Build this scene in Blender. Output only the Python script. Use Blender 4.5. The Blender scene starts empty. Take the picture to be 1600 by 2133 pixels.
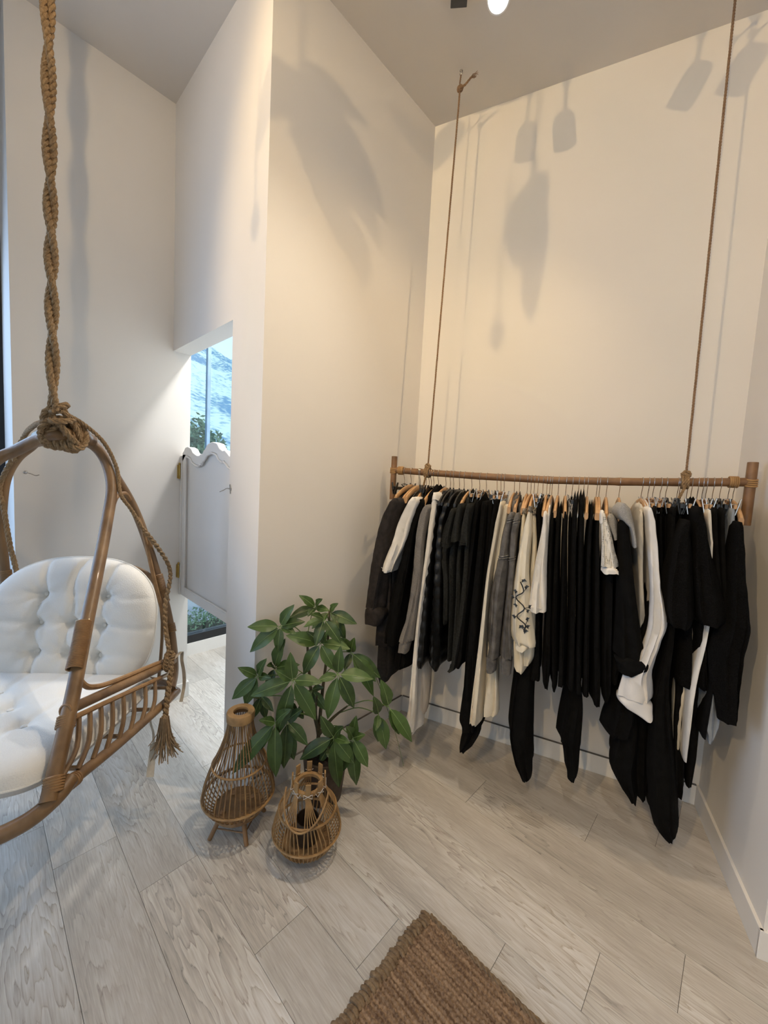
import bpy, bmesh, math, random
import numpy as np
from mathutils import Vector, Matrix
SC = bpy.context.scene
COL = SC.collection
random.seed(7)
# ---------------------------------------------------------------- camera
cd = bpy.data.cameras.new('camera'); cam = bpy.data.objects.new('camera', cd); COL.objects.link(cam)
cd.sensor_fit = 'HORIZONTAL'; cd.sensor_width = 36.0; cd.lens = 807 / 1600 * 36.0; cd.clip_start = .02; cd.clip_end = 2000
cam.matrix_world = Matrix(((0.728009, -0.093282, 0.679192, 0),
                          (0.683468, 0.021276, -0.729671, 0),
                          (0.053615, 0.995412, 0.079244, 1.5), (0, 0, 0, 1)))
SC.camera = cam
# ---------------------------------------------------------------- exposure, sky
SC.view_settings.view_transform = 'Standard'; SC.view_settings.look = 'None'
SC.view_settings.exposure = 0.25; SC.view_settings.gamma = 1.0; SC.view_settings.use_curve_mapping = False
W = bpy.data.worlds.new('sky'); SC.world = W; W.use_nodes = True; W.cycles.sampling_method = 'MANUAL'; W.cycles.sample_map_resolution = 64
bg = W.node_tree.nodes['Background']; bg.inputs[0].default_value = (.62, .80, 1.0, 1); bg.inputs[1].default_value = 1.3
COOL = (.60, .76, 1.0); WARM = (1.0, .70, .35); WARMW = (1.0, .88, .72)
def area(name, loc, aim, sx, sy, power, col):
    d = bpy.data.lights.new(name, 'AREA'); d.shape = 'RECTANGLE'; d.size = sx; d.size_y = sy; d.energy = power; d.color = col
    o = bpy.data.objects.new(name, d); COL.objects.link(o); o.location = loc
    o.rotation_euler = (Vector(aim) - Vector(loc)).to_track_quat('-Z', 'Y').to_euler(); return o
def spot(name, loc, aim, power, col, cone=100, blend=.6, r=.02):
    d = bpy.data.lights.new(name, 'SPOT'); d.energy = power; d.color = col; d.spot_size = math.radians(cone); d.spot_blend = blend; d.shadow_soft_size = r
    o = bpy.data.objects.new(name, d); COL.objects.link(o); o.location = loc
    o.rotation_euler = (Vector(aim) - Vector(loc)).to_track_quat('-Z', 'Y').to_euler(); return o
area('daylight_left_window', (-3.12, -1.2, 1.45), (0, -.3, .3), 2.2, 2.4, 50, (.46, .66, 1.0))
area('daylight_rear_window', (.9, -3.3, 1.7), (-.2, 1, .3), 2.4, 2.2, 13, (.95, .93, .90))
area('inner_ceiling_light', (-2.15, 1.56, 3.3), (-2.35, .9, .9), .22, .22, 36, (1.0, .98, .95))  # unseen ceiling light of the inner room, shining under the door header
area('daylight_inner_pane', (-3.12, 2.2, 1.5), (-1.8, 1.4, .5), 1.4, 2.0, 26, (.75, .88, 1.0))
SPOTS = [((.085, -1.85, 3.42), (-.36, 2.2, 2.1), 104, WARM, 66, .36), ((-.77, -2.34, 3.42), (-.22, 2.2, 2.1), 145, WARM, 60, .36), ((-1.2, .0, 3.42), (-1.85, .75, 3.0), 16, WARM, 135, 1.0), ((.25, -.45, 3.42), (.12, 1.15, 0), 46, WARMW, 62, .9)]  # last spot is an added, unseen downlight that brightens the floor

# ---------------------------------------------------------------- frames
C0 = Vector((-1.545, 1.925, 0)); U = Vector((.9513, .3081, 0)); N = Vector((-.3081, .9513, 0))
def rail_pt(s, d, z): return C0 + U * s - N * (.3 + d) + Vector((0, 0, z))
KO = Vector((-1.94, .205, 0)); FD = Vector((.727, -.687, 0)); ND = Vector((.687, .727, 0))
def chair_pt(p): return KO + FD * p[0] + ND * p[1] + Vector((0, 0, p[2]))
# ---------------------------------------------------------------- materials
MATS = {}
def nt(name):
    m = bpy.data.materials.new(name); m.use_nodes = True; t = m.node_tree
    b = t.nodes['Principled BSDF']; return m, t, b
def mat(name, col, rough=.6, col2=None, scale=20, bump=0, bscale=None, stretch=(1, 1, 1), detail=4, metal=0, sheen=0, sss=0, coat=0, spec=None):
    m, t, b = nt(name); N_ = t.nodes.new; L = t.links.new
    b.inputs['Roughness'].default_value = rough; b.inputs['Metallic'].default_value = metal
    if sheen: b.inputs['Sheen Weight'].default_value = sheen
    if spec is not None: b.inputs['Specular IOR Level'].default_value = spec
    if coat: b.inputs['Coat Weight'].default_value = coat
    tc = N_('ShaderNodeTexCoord'); mp = N_('ShaderNodeMapping'); L(tc.outputs['Object'], mp.inputs[0]); mp.inputs['Scale'].default_value = stretch
    no = N_('ShaderNodeTexNoise'); no.inputs['Scale'].default_value = scale; no.inputs['Detail'].default_value = detail; L(mp.outputs[0], no.inputs[0])
    cr = N_('ShaderNodeValToRGB'); c2 = col2 or tuple(c * .82 for c in col)
    cr.color_ramp.elements[0].position = .32; cr.color_ramp.elements[1].position = .68
    cr.color_ramp.elements[0].color = (*c2, 1); cr.color_ramp.elements[1].color = (*col, 1)
    L(no.outputs[0], cr.inputs[0]); L(cr.outputs[0], b.inputs['Base Color'])
    if bump:
        n2 = N_('ShaderNodeTexNoise'); n2.inputs['Scale'].default_value = bscale or scale; n2.inputs['Detail'].default_value = 3; L(mp.outputs[0], n2.inputs[0])
        bp = N_('ShaderNodeBump'); bp.inputs['Strength'].default_value = bump; bp.inputs['Distance'].default_value = .004
        L(n2.outputs[0], bp.inputs['Height']); L(bp.outputs[0], b.inputs['Normal'])
    MATS[name] = m; return m
mat('wall', (.80, .775, .74), .9, (.785, .76, .725), 3, .05, 260)
mat('ceiling', (.74, .70, .65), .95, (.72, .68, .63), 3, .05, 260)
mat('trim', (.80, .78, .75), .5, (.78, .76, .73), 5)
mat('groove', (.16, .15, .14), .9)
mat('door_paint', (.82, .80, .77), .45, (.80, .78, .75), 6)
mat('frame_black', (.012, .013, .015), .4)
mat('brass', (.55, .38, .12), .3, metal=1)
mat('steel', (.55, .53, .50), .25, metal=1)
mat('rattan', (.30, .175, .078), .42, (.155, .085, .036), 14, .25, 60, (1, 1, .25), coat=.15)
mat('rattan_light', (.38, .215, .09), .5, (.25, .135, .055), 30, .2, 90)
mat('cane', (.47, .28, .115), .5, (.30, .17, .065), 25, .15, 80)
mat('cane_dark', (.30, .175, .075), .55, (.19, .105, .045), 25, .15, 80)
mat('bamboo', (.245, .130, .058), .45, (.155, .08, .036), 18, .2, 60, (1, 1, 1))
mat('rope', (.40, .27, .145), .95, (.23, .145, .07), 120, .8, 300)
mat('rope_thin', (.33, .21, .12), .95, (.20, .12, .07), 120, .8, 300)
mat('cushion', (.80, .78, .73), .9, (.77, .75, .70), 8, .35, 220, sheen=.2)
mat('ribbon', (.66, .58, .46), .9, (.58, .50, .39), 60)
mat('hanger_wood', (.53, .32, .155), .45, (.43, .25, .115), 30, .1, 60)
mat('plastic_black', (.012, .012, .012), .35)
mat('plastic_clear', (.55, .55, .53), .2, (.45, .45, .44), 20)
mat('black', (.0055, .0052, .0050), .95, (.003, .003, .003), 30, .25, 160, spec=.12)
mat('black_knit', (.0075, .007, .0068), .98, (.002, .002, .002), 260, .9, 330, spec=.1)
mat('puffer', (.006, .006, .006), .42, (.004, .004, .004), 30, .5, 45, spec=.4)
mat('charcoal', (.036, .033, .032), .9, (.024, .022, .022), 60, .3, 160, spec=.2)
mat('charcoal_warm', (.036, .031, .030), .92, (.022, .019, .019), 40, .5, 90, spec=.2)
mat('charcoal_green', (.026, .0265, .024), .95, (.015, .0155, .014), 120, .5, 240, spec=.15)
mat('heather', (.24, .22, .20), .95, (.15, .14, .13), 260, .6, 300)
mat('heather_light', (.36, .35, .33), .95, (.25, .24, .23), 260, .5, 300)
mat('denim', (.15, .14, .13), .9, (.075, .07, .066), 22, .5, 200)
mat('white', (.80, .77, .72), .9, (.74, .71, .66), 30, .3, 90)
mat('white_shirt', (.78, .76, .74), .85, (.70, .68, .66), 12, .4, 30)
mat('offwhite', (.58, .55, .49), .9, (.50, .47, .42), 20, .4, 50)
mat('cream', (.72, .66, .54), .9, (.66, .60, .48), 20, .3, 60)
mat('cream_soft', (.76, .69, .55), .9, (.68, .61, .47), 25, .5, 50, (1, 1, .3))
mat('cream_sheer', (.60, .54, .46), .9, (.46, .41, .35), 70, .5, 100, (1, 1, .15))
mat('bluegrey', (.30, .34, .39), .85, (.25, .28, .33), 30, .3, 90)
mat('denim_thread', (.26, .25, .23), .9, (.04, .038, .036), 60)
mat('trim_band', (.30, .26, .20), .9, (.02, .02, .02), 130, detail=1)
mat('soil', (.05, .032, .022), 1, (.02, .013, .01), 60, 1, 60)
mat('pot', (.11, .075, .05), .7, (.07, .045, .03), 30, .2)
mat('stem', (.10, .075, .04), .8, (.05, .055, .025), 60, .5, 90)
mat('petiole', (.12, .20, .05), .6)
mat('lamp_body', (.70, .69, .67), .4)
mat('dark_grey', (.06, .06, .062), .5)
mat('bark', (.07, .05, .035), .9)
mat('hedge_leaf', (.24, .38, .20), .6, (.08, .17, .09), 6)
mat('tree_leaf', (.15, .27, .16), .6, (.07, .15, .10), 2)
mat('ground_out', (.30, .33, .36), .8, (.25, .28, .31), 1)
mat('tassel', (.42, .29, .17), .95, (.30, .20, .11), 90)
# emission lens
m, t, b = nt('lens'); b.inputs['Emission Color'].default_value = (1, .93, .82, 1); b.inputs['Emission Strength'].default_value = 25; m.cycles.emission_sampling = 'NONE'; MATS['lens'] = m
# glass
m, t, b = nt('glass'); t.nodes.remove(b); tr = t.nodes.new('ShaderNodeBsdfTransparent'); gl = t.nodes.new('ShaderNodeBsdfGlossy'); mx = t.nodes.new('ShaderNodeMixShader'); fr = t.nodes.new('ShaderNodeFresnel')
gl.inputs['Roughness'].default_value = .0; tr.inputs[0].default_value = (.90, .95, .97, 1); fr.inputs[0].default_value = 1.45
t.links.new(fr.outputs[0], mx.inputs[0]); t.links.new(tr.outputs[0], mx.inputs[1]); t.links.new(gl.outputs[0], mx.inputs[2]); t.links.new(mx.outputs[0], t.nodes['Material Output'].inputs[0]); MATS['glass'] = m
# floor plank: grey oak with long cathedral figure, every plank cut from another board
def plank_mat():
    m, t, b = nt('grey_oak_plank'); N_ = t.nodes.new; L = t.links.new
    tc = N_('ShaderNodeTexCoord'); oi = N_('ShaderNodeObjectInfo'); wn = N_('ShaderNodeTexWhiteNoise'); wn.noise_dimensions = '1D'; L(oi.outputs['Random'], wn.inputs['W'])
    va = N_('ShaderNodeVectorMath'); va.operation = 'MULTIPLY'; L(wn.outputs['Color'], va.inputs[0]); va.inputs[1].default_value = (60, .06, 30)
    ad = N_('ShaderNodeVectorMath'); L(tc.outputs['Object'], ad.inputs[0]); L(va.outputs[0], ad.inputs[1])
    def noise(sc, st, det, dis=0):
        mp = N_('ShaderNodeMapping'); mp.inputs['Scale'].default_value = st; L(ad.outputs[0], mp.inputs[0])
        n = N_('ShaderNodeTexNoise'); n.inputs['Scale'].default_value = sc; n.inputs['Detail'].default_value = det; n.inputs['Distortion'].default_value = dis; L(mp.outputs[0], n.inputs[0]); return n
    big = noise(1.0, (1.6, 9, 1), 3)                      # smooth field whose level lines make the figure
    mu = N_('ShaderNodeMath'); mu.operation = 'MULTIPLY'; L(big.outputs[0], mu.inputs[0]); mu.inputs[1].default_value = 15
    fi = noise(1.0, (6, 60, 1), 3); ma = N_('ShaderNodeMath'); ma.operation = 'MULTIPLY_ADD'; L(fi.outputs[0], ma.inputs[0]); ma.inputs[1].default_value = 1.6; L(mu.outputs[0], ma.inputs[2])
    fc = N_('ShaderNodeMath'); fc.operation = 'FRACT'; L(ma.outputs[0], fc.inputs[0])
    cr = N_('ShaderNodeValToRGB'); e = cr.color_ramp.elements
    e[0].position = 0; e[0].color = (.25, .25, .25, 1); e[1].position = .13; e[1].color = (.62, .62, .62, 1)
    q = cr.color_ramp.elements.new(.8); q.color = (.50, .50, .50, 1); q = cr.color_ramp.elements.new(1); q.color = (.42, .42, .42, 1)
    L(fc.outputs[0], cr.inputs[0])
    mask = noise(1.0, (.9, 7, 1), 2); mr = N_('ShaderNodeMapRange'); mr.inputs[1].default_value = .44; mr.inputs[2].default_value = .62; mr.inputs[3].default_value = .12; L(mask.outputs[0], mr.inputs[0])
    fine = noise(1.0, (14, 260, 1), 3); tone = noise(1.0, (1.3, 8, 1), 4)
    ct = N_('ShaderNodeValToRGB'); e = ct.color_ramp.elements; e[0].position = .3; e[0].color = (.47, .43, .38, 1); e[1].position = .72; e[1].color = (.66, .615, .56, 1); L(tone.outputs[0], ct.inputs[0])
    m1 = N_('ShaderNodeMix'); m1.data_type = 'RGBA'; m1.blend_type = 'OVERLAY'; L(mr.outputs[0], m1.inputs[0]); L(ct.outputs[0], m1.inputs[6]); L(cr.outputs[0], m1.inputs[7])
    m2 = N_('ShaderNodeMix'); m2.data_type = 'RGBA'; m2.blend_type = 'OVERLAY'; m2.inputs[0].default_value = .4; L(m1.outputs[2], m2.inputs[6]); L(fine.outputs[0], m2.inputs[7])
    hs = N_('ShaderNodeHueSaturation'); L(m2.outputs[2], hs.inputs['Color']); r2 = N_('ShaderNodeMapRange'); r2.inputs[3].default_value = .88; r2.inputs[4].default_value = 1.08; L(oi.outputs['Random'], r2.inputs[0]); L(r2.outputs[0], hs.inputs['Value'])
    L(hs.outputs[0], b.inputs['Base Color']); b.inputs['Roughness'].default_value = .42
    bp = N_('ShaderNodeBump'); bp.inputs['Strength'].default_value = .12; bp.inputs['Distance'].default_value = .001; L(fine.outputs[0], bp.inputs['Height']); L(bp.outputs[0], b.inputs['Normal'])
    MATS['plank'] = m
plank_mat()
def jute_mat():
    m, t, b = nt('jute'); N_ = t.nodes.new; L = t.links.new
    tc = N_('ShaderNodeTexCoord'); n1 = N_('ShaderNodeTexNoise'); n1.inputs['Scale'].default_value = 1; mp = N_('ShaderNodeMapping'); mp.inputs['Scale'].default_value = (5, 90, 1); L(tc.outputs['Object'], mp.inputs[0]); L(mp.outputs[0], n1.inputs[0])
    n2 = N_('ShaderNodeTexNoise'); n2.inputs['Scale'].default_value = 130; n2.inputs['Detail'].default_value = 5; L(tc.outputs['Object'], n2.inputs[0])
    mx = N_('ShaderNodeMath'); mx.operation = 'ADD'; L(n1.outputs[0], mx.inputs[0]); L(n2.outputs[0], mx.inputs[1])
    cr = N_('ShaderNodeValToRGB'); e = cr.color_ramp.elements; e[0].position = .40; e[0].color = (.13, .075, .042, 1); e[1].position = .62; e[1].color = (.38, .25, .15, 1)
    hf = N_('ShaderNodeMath'); hf.operation = 'MULTIPLY'; hf.inputs[1].default_value = .5; L(mx.outputs[0], hf.inputs[0]); L(hf.outputs[0], cr.inputs[0])
    L(cr.outputs[0], b.inputs['Base Color']); b.inputs['Roughness'].default_value = 1; MATS['jute'] = m
jute_mat()
def leaf_mat(name, c1, c2):
    m, t, b = nt(name); N_ = t.nodes.new; L = t.links.new
    oi = N_('ShaderNodeObjectInfo'); tc = N_('ShaderNodeTexCoord'); no = N_('ShaderNodeTexNoise'); no.inputs['Scale'].default_value = 25; L(tc.outputs['Object'], no.inputs[0])
    ad = N_('ShaderNodeMath'); ad.operation = 'MULTIPLY_ADD'; L(oi.outputs['Random'], ad.inputs[0]); ad.inputs[1].default_value = .7; L(no.outputs[0], ad.inputs[2])
    cr = N_('ShaderNodeValToRGB'); e = cr.color_ramp.elements; e[0].position = .35; e[0].color = (*c1, 1); e[1].position = 1.1 if False else 1.0; e[1].color = (*c2, 1); L(ad.outputs[0], cr.inputs[0]); L(cr.outputs[0], b.inputs['Base Color'])
    b.inputs['Roughness'].default_value = .42; b.inputs['Subsurface Weight'].default_value = 0
    MATS[name] = m
leaf_mat('leaf', (.022, .046, .012), (.068, .125, .030))
leaf_mat('leaf_rib', (.20, .30, .10), (.26, .36, .14))
def mountain_mat():
    m, t, b = nt('mountain'); N_ = t.nodes.new; L = t.links.new
    tc = N_('ShaderNodeTexCoord'); n1 = N_('ShaderNodeTexNoise'); n1.inputs['Scale'].default_value = .018; n1.inputs['Detail'].default_value = 8; L(tc.outputs['Object'], n1.inputs[0])
    n2 = N_('ShaderNodeTexNoise'); n2.inputs['Scale'].default_value = .25; n2.inputs['Detail'].default_value = 6; L(tc.outputs['Object'], n2.inputs[0])
    ad = N_('ShaderNodeMath'); ad.operation = 'MULTIPLY_ADD'; L(n2.outputs[0], ad.inputs[0]); ad.inputs[1].default_value = .8; L(n1.outputs[0], ad.inputs[2])
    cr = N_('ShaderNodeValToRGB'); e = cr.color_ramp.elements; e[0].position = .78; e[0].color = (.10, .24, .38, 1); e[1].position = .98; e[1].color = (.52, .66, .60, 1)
    L(ad.outputs[0], cr.inputs[0]); L(cr.outputs[0], b.inputs['Base Color']); b.inputs['Roughness'].default_value = 1; MATS['mountain'] = m
mountain_mat()
# ---------------------------------------------------------------- mesh helpers
WPOS = {}
class MB:
    def __init__(s): s.v = []; s.f = []
    def add(s, vs, fs):
        o = len(s.v); s.v += [tuple(v) for v in vs]; s.f += [tuple(i + o for i in f) for f in fs]; return s
    def box(s, lo, hi, ax=None):
        (a, b, c), (d, e, f) = lo, hi
        vs = [(a, b, c), (d, b, c), (d, e, c), (a, e, c), (a, b, f), (d, b, f), (d, e, f), (a, e, f)]
        if ax: o, X, Y, Z = ax; vs = [Vector(o) + X * v[0] + Y * v[1] + Z * v[2] for v in vs]
        return s.add(vs, [(0, 3, 2, 1), (4, 5, 6, 7), (0, 1, 5, 4), (1, 2, 6, 5), (2, 3, 7, 6), (3, 0, 4, 7)])
    def tube(s, pts, r, n=8, closed=False, sq=1.0):
        P = [Vector(p) for p in pts]; m = len(P); rs = r if isinstance(r, (list, tuple)) else [r] * m
        T = []
        for i in range(m):
            a = P[(i - 1) % m] if closed or i else P[0]; b = P[(i + 1) % m] if closed or i < m - 1 else P[-1]
            d = (b - a); T.append(d.normalized() if d.length > 1e-9 else Vector((0, 0, 1)))
        up = Vector((0, 0, 1)) if abs(T[0].z) < .9 else Vector((1, 0, 0))
        X = T[0].cross(up).normalized(); vs = []; fs = []
        for i in range(m):
            X = (X - T[i] * X.dot(T[i])); X = X.normalized() if X.length > 1e-6 else T[i].orthogonal().normalized(); Y = T[i].cross(X)
            for k in range(n):
                a = 2 * math.pi * k / n; vs.append(P[i] + (X * math.cos(a) + Y * math.sin(a) * sq) * rs[i])
        for i in range(m if closed else m - 1):
            j = (i + 1) % m
            for k in range(n): fs.append((i * n + k, i * n + (k + 1) % n, j * n + (k + 1) % n, j * n + k))
        if not closed: fs += [tuple(reversed(range(n))), tuple(range((m - 1) * n, m * n))]
        return s.add(vs, fs)
    def lathe(s, prof, c, n=28, cap=True, axis=None):
        vs = []; fs = []
        A = axis.normalized() if axis else Vector((0, 0, 1)); X = A.orthogonal().normalized() if axis else Vector((1, 0, 0)); Y = A.cross(X)
        for r, z in prof:
            for k in range(n):
                a = 2 * math.pi * k / n; vs.append(Vector(c) + X * r * math.cos(a) + Y * r * math.sin(a) + A * z)
        for i in range(len(prof) - 1):
            for k in range(n): fs.append((i * n + k, i * n + (k + 1) % n, (i + 1) * n + (k + 1) % n, (i + 1) * n + k))
        if cap: fs += [tuple(reversed(range(n))), tuple(range((len(prof) - 1) * n, len(prof) * n))]
        return s.add(vs, fs)
    def rope(s, pts, R, pitch=None, strands=3, n=5, step=None, closed=False):
        pts = resample(pts, step or R * .9); P = [Vector(p) for p in pts]; m = len(P); pitch = pitch or R * 7
        T = [(P[min(i + 1, m - 1)] - P[max(i - 1, 0)]).normalized() for i in range(m)]
        X = T[0].orthogonal().normalized(); fr = []; L = 0; ls = []
        for i in range(m):
            X = (X - T[i] * X.dot(T[i])).normalized(); fr.append((X.copy(), T[i].cross(X)))
            if i: L += (P[i] - P[i - 1]).length
            ls.append(L)
        for k in range(strands):
            q = []
            for i in range(m):
                a = 2 * math.pi * (ls[i] / pitch + k / strands); q.append(P[i] + (fr[i][0] * math.cos(a) + fr[i][1] * math.sin(a)) * R * .5)
            s.tube(q, R * .56, n)
        return s
    def build(s, name, mt, parent=None, smooth=True, label=None, kind=None, bevel=0, origin=None, ang=42):
        me = bpy.data.meshes.new(name); o = bpy.data.objects.new(name, me); COL.objects.link(o)
        off = Vector(WPOS[parent.name]) if parent else Vector((0, 0, 0)); WPOS[o.name] = off.copy()
        me.from_pydata([tuple(Vector(v) - off) for v in s.v], [], s.f); me.update()
        me.materials.append(MATS[mt])
        if smooth:
            me.polygons.foreach_set('use_smooth', [True] * len(me.polygons)); me.set_sharp_from_angle(angle=math.radians(ang))
        if parent:
            o.parent = parent
        if label: o['label'] = label
        if kind: o['kind'] = kind
        if bevel:
            bm = o.modifiers.new('bevel', 'BEVEL'); bm.width = bevel; bm.segments = 2; bm.limit_method = 'ANGLE'
        return o
def resample(pts, step):
    P = [Vector(p) for p in pts]; out = [P[0]]; acc = 0
    for a, b in zip(P, P[1:]):
        L = (b - a).length
        if L < 1e-9: continue
        t = step - acc
        while t <= L: out.append(a.lerp(b, t / L)); t += step
        acc = L - (t - step)
    out.append(P[-1]); return out
def smooth_path(pts, k=6, closed=False):
    P = [Vector(p) for p in pts]; n = len(P); out = []
    for i in range(n if closed else n - 1):
        if closed: p0, p1, p2, p3 = P[(i - 1) % n], P[i], P[(i + 1) % n], P[(i + 2) % n]
        else: p0, p1, p2, p3 = P[max(i - 1, 0)], P[i], P[i + 1], P[min(i + 2, n - 1)]
        for j in range(k):
            t = j / k; out.append(.5 * ((2 * p1) + (-p0 + p2) * t + (2 * p0 - 5 * p1 + 4 * p2 - p3) * t * t + (-p0 + 3 * p1 - 3 * p2 + p3) * t ** 3))
    if not closed: out.append(P[-1])
    return out
def thing(name, loc, label, cat, group=None, rz=0):
    o = bpy.data.objects.new(name, None); COL.objects.link(o); o.location = loc; o.empty_display_size = .05; o.rotation_euler = (0, 0, rz)
    o.matrix_world = Matrix.Translation(Vector(loc)) @ Matrix.Rotation(rz, 4, 'Z')
    o['label'] = label; o['category'] = cat; WPOS[o.name] = Vector(loc)
    if group: o['group'] = group
    return o
def structure(o, label=None, cat=None):
    o['kind'] = 'structure'
    if label: o['label'] = label
    return o
def sset(name, lo, hi, mt, label, ax=None, bevel=0):
    o = structure(MB().box(lo, hi, ax).build(name, mt, smooth=False, bevel=bevel), label); o['category'] = name.split('_')[0]; return o
mat('bamboo_mid', (.34, .19, .085), .5, (.24, .13, .055), 20)
mat('smoked', (.05, .035, .025), .15)
mat('jute_edge', (.31, .215, .125), 1, (.16, .10, .055), 60, .8, 200)
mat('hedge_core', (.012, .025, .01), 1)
mat('water', (.42, .52, .60), .5)
def mesh_mat():   # open knit: rows of holes cut through the yarn
    m, t, b = nt('mesh'); N_ = t.nodes.new; L = t.links.new
    b.inputs['Base Color'].default_value = (.78, .74, .66, 1); b.inputs['Roughness'].default_value = .95
    tc = N_('ShaderNodeTexCoord'); vo = N_('ShaderNodeTexVoronoi'); vo.inputs['Scale'].default_value = 150; vo.inputs['Randomness'].default_value = .15; L(tc.outputs['Object'], vo.inputs[0])
    mr = N_('ShaderNodeMapRange'); mr.inputs[1].default_value = .28; mr.inputs[2].default_value = .34; mr.inputs[3].default_value = 0; mr.inputs[4].default_value = 1; L(vo.outputs['Distance'], mr.inputs[0]); L(mr.outputs[0], b.inputs['Alpha']); MATS['mesh'] = m
mesh_mat()
# ================================================================ SETTING
HC = 3.6
floor_o = sset('floor', (-3.35, -3.7, -.08), (3.2, 3.6, -.004), 'groove', 'grey oak plank floor running into the small room at the left')
ENDS = {-.02: -2.0, .18: -1.745, .38: -1.44, .58: -.99, .78: -.74, .98: -.445, 1.18: -.212, 1.38: -1.16, 1.58: -.84, 1.78: -.372, 1.98: -1.30}
PM = {}
def plank_mesh(L):
    k = round(L, 3)
    if k not in PM:
        b = MB().box((-L / 2, -.0994, -.006), (L / 2, .0994, 0)); me = bpy.data.meshes.new('plank'); me.from_pydata(b.v, [], b.f); me.materials.append(MATS['plank']); PM[k] = me
    return PM[k]
rp = random.Random(5); y = -1.02; PL = 1.152
while y < 3.5:
    k = min(ENDS, key=lambda q: abs(q - y)); e = ENDS[k] if abs(k - y) < .05 else rp.uniform(-1.2, 0)
    x = e
    while x > -3.3: x -= PL
    while x < 2.2:
        a, c = max(x, -3.3), min(x + PL, 2.2)
        if c - a > .05:
            o = bpy.data.objects.new('plank', plank_mesh(c - a - .0014)); COL.objects.link(o); o.parent = floor_o; o.location = ((a + c) / 2, y + .1, 0)
        x += PL
    y += .2
sset('ceiling', (-3.35, -3.7, HC), (3.2, 3.6, HC + .1), 'ceiling', 'flat off-white ceiling')
# left wall block between the two openings
sset('wall_left', (-3.30, .147, 0), (-2.61, .962, HC), 'wall', 'plain off-white wall block behind the hanging chair')
sset('wall_left_lintel', (-3.32, -3.6, 2.72), (-3.20, .147, HC), 'wall', 'wall strip above the left window')
# header wall with the doorway, its right pier, and the return wall
sset('wall_header', (-2.61, .86, 2.215), (-1.545, .962, HC), 'wall', 'wall above the saloon door')
sset('wall_pier', (-1.832, .86, 0), (-1.545, .962, 2.215), 'wall', 'narrow pier right of the saloon door')
w = structure(MB().box((-1.665, .962, 0), (-1.545, 1.955, HC)).build('wall_return', 'wall', smooth=False), 'wall between the pier and the clothes corner'); w['category'] = 'wall'
AX = (C0, U, N, Vector((0, 0, 1)))
LB = 1.581
sset('wall_back', (-.12, 0, 0), (LB, .12, HC), 'wall', 'back wall behind the clothes rail', AX)
sset('wall_right', (LB, -.69, 0), (LB + .13, .12, HC), 'wall', 'short wall right of the clothes rail', AX)
sset('wall_right_front', (LB + .13, -.69, 0), (LB + 2.9, -.57, HC), 'wall', 'wall turning away right of the clothes corner', AX)
sset('wall_far_right', (3.05, -3.6, 0), (3.2, 3.3, HC), 'wall', 'far right wall outside the picture')
for nm, lo, hi in (('wall_rear', (-3.3, -3.6, 0), (-.4, -3.48, HC)), ('wall_rear_right', (2.2, -3.6, 0), (3.2, -3.48, HC)), ('wall_rear_lintel', (-.4, -3.6, 2.9), (2.2, -3.48, HC)), ('wall_rear_sill', (-.4, -3.6, 0), (2.2, -3.48, .5))):
    sset(nm, lo, hi, 'wall', 'wall behind the camera')
sset('wall_inner', (-3.3, 3.4, 0), (-1.5, 3.52, HC), 'wall', 'end wall of the small room behind the saloon door')
sset('wall_inner_side', (-1.60, 1.955, 0), (-1.50, 3.4, HC), 'wall', 'side wall of the small room behind the saloon door')
# skirting boards
def base(name, lo, hi, ax, label, groove):
    b = structure(MB().box(lo, hi, ax).build(name, 'trim', smooth=False, bevel=.0015), label); b['category'] = 'skirting'
    if name in ('baseboard_back', 'baseboard_return'): MB().box(*groove, ax).build('shadow_gap', 'groove', b, smooth=False)
base('baseboard_back', (.012, -.012, 0), (LB - .012, 0, .10), AX, 'white skirting board under the clothes rail', ((.012, -.0125, .099), (LB - .012, 0, .1015)))
base('baseboard_right', (LB - .012, -.70, 0), (LB, 0, .10), AX, 'white skirting board along the short right wall', ((LB - .002, -.69, .1), (LB - .0005, 0, .1005)))
base('baseboard_right_front', (LB - .012, -.702, 0), (LB + 2.6, -.69, .10), AX, 'white skirting board on the wall end at lower right', ((LB, -.6905, .1), (LB + 2.6, -.69, .1005)))
I3 = (Vector((0, 0, 0)), Vector((1, 0, 0)), Vector((0, 1, 0)), Vector((0, 0, 1)))
base('baseboard_return', (-1.545, .86, 0), (-1.533, 1.925, .10), I3, 'white skirting board behind the plant', ((-1.545, .86, .0995), (-1.5335, 1.92, .101)))
base('baseboard_pier', (-1.832, .848, 0), (-1.533, .86, .10), I3, 'white skirting board on the pier beside the saloon door', ((-1.832, .8595, .1), (-1.545, .86, .1005)))
base('baseboard_left', (-2.61, .147, 0), (-2.598, .962, .10), I3, 'white skirting board below the left wall', ((-2.61, .147, .0995), (-2.5985, .962, .101)))
base('baseboard_left_end', (-3.2, .962, 0), (-2.598, .974, .10), I3, 'white skirting board round the end of the left wall', ((-3.2, .962, .1), (-2.6, .9625, .1005)))
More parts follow.
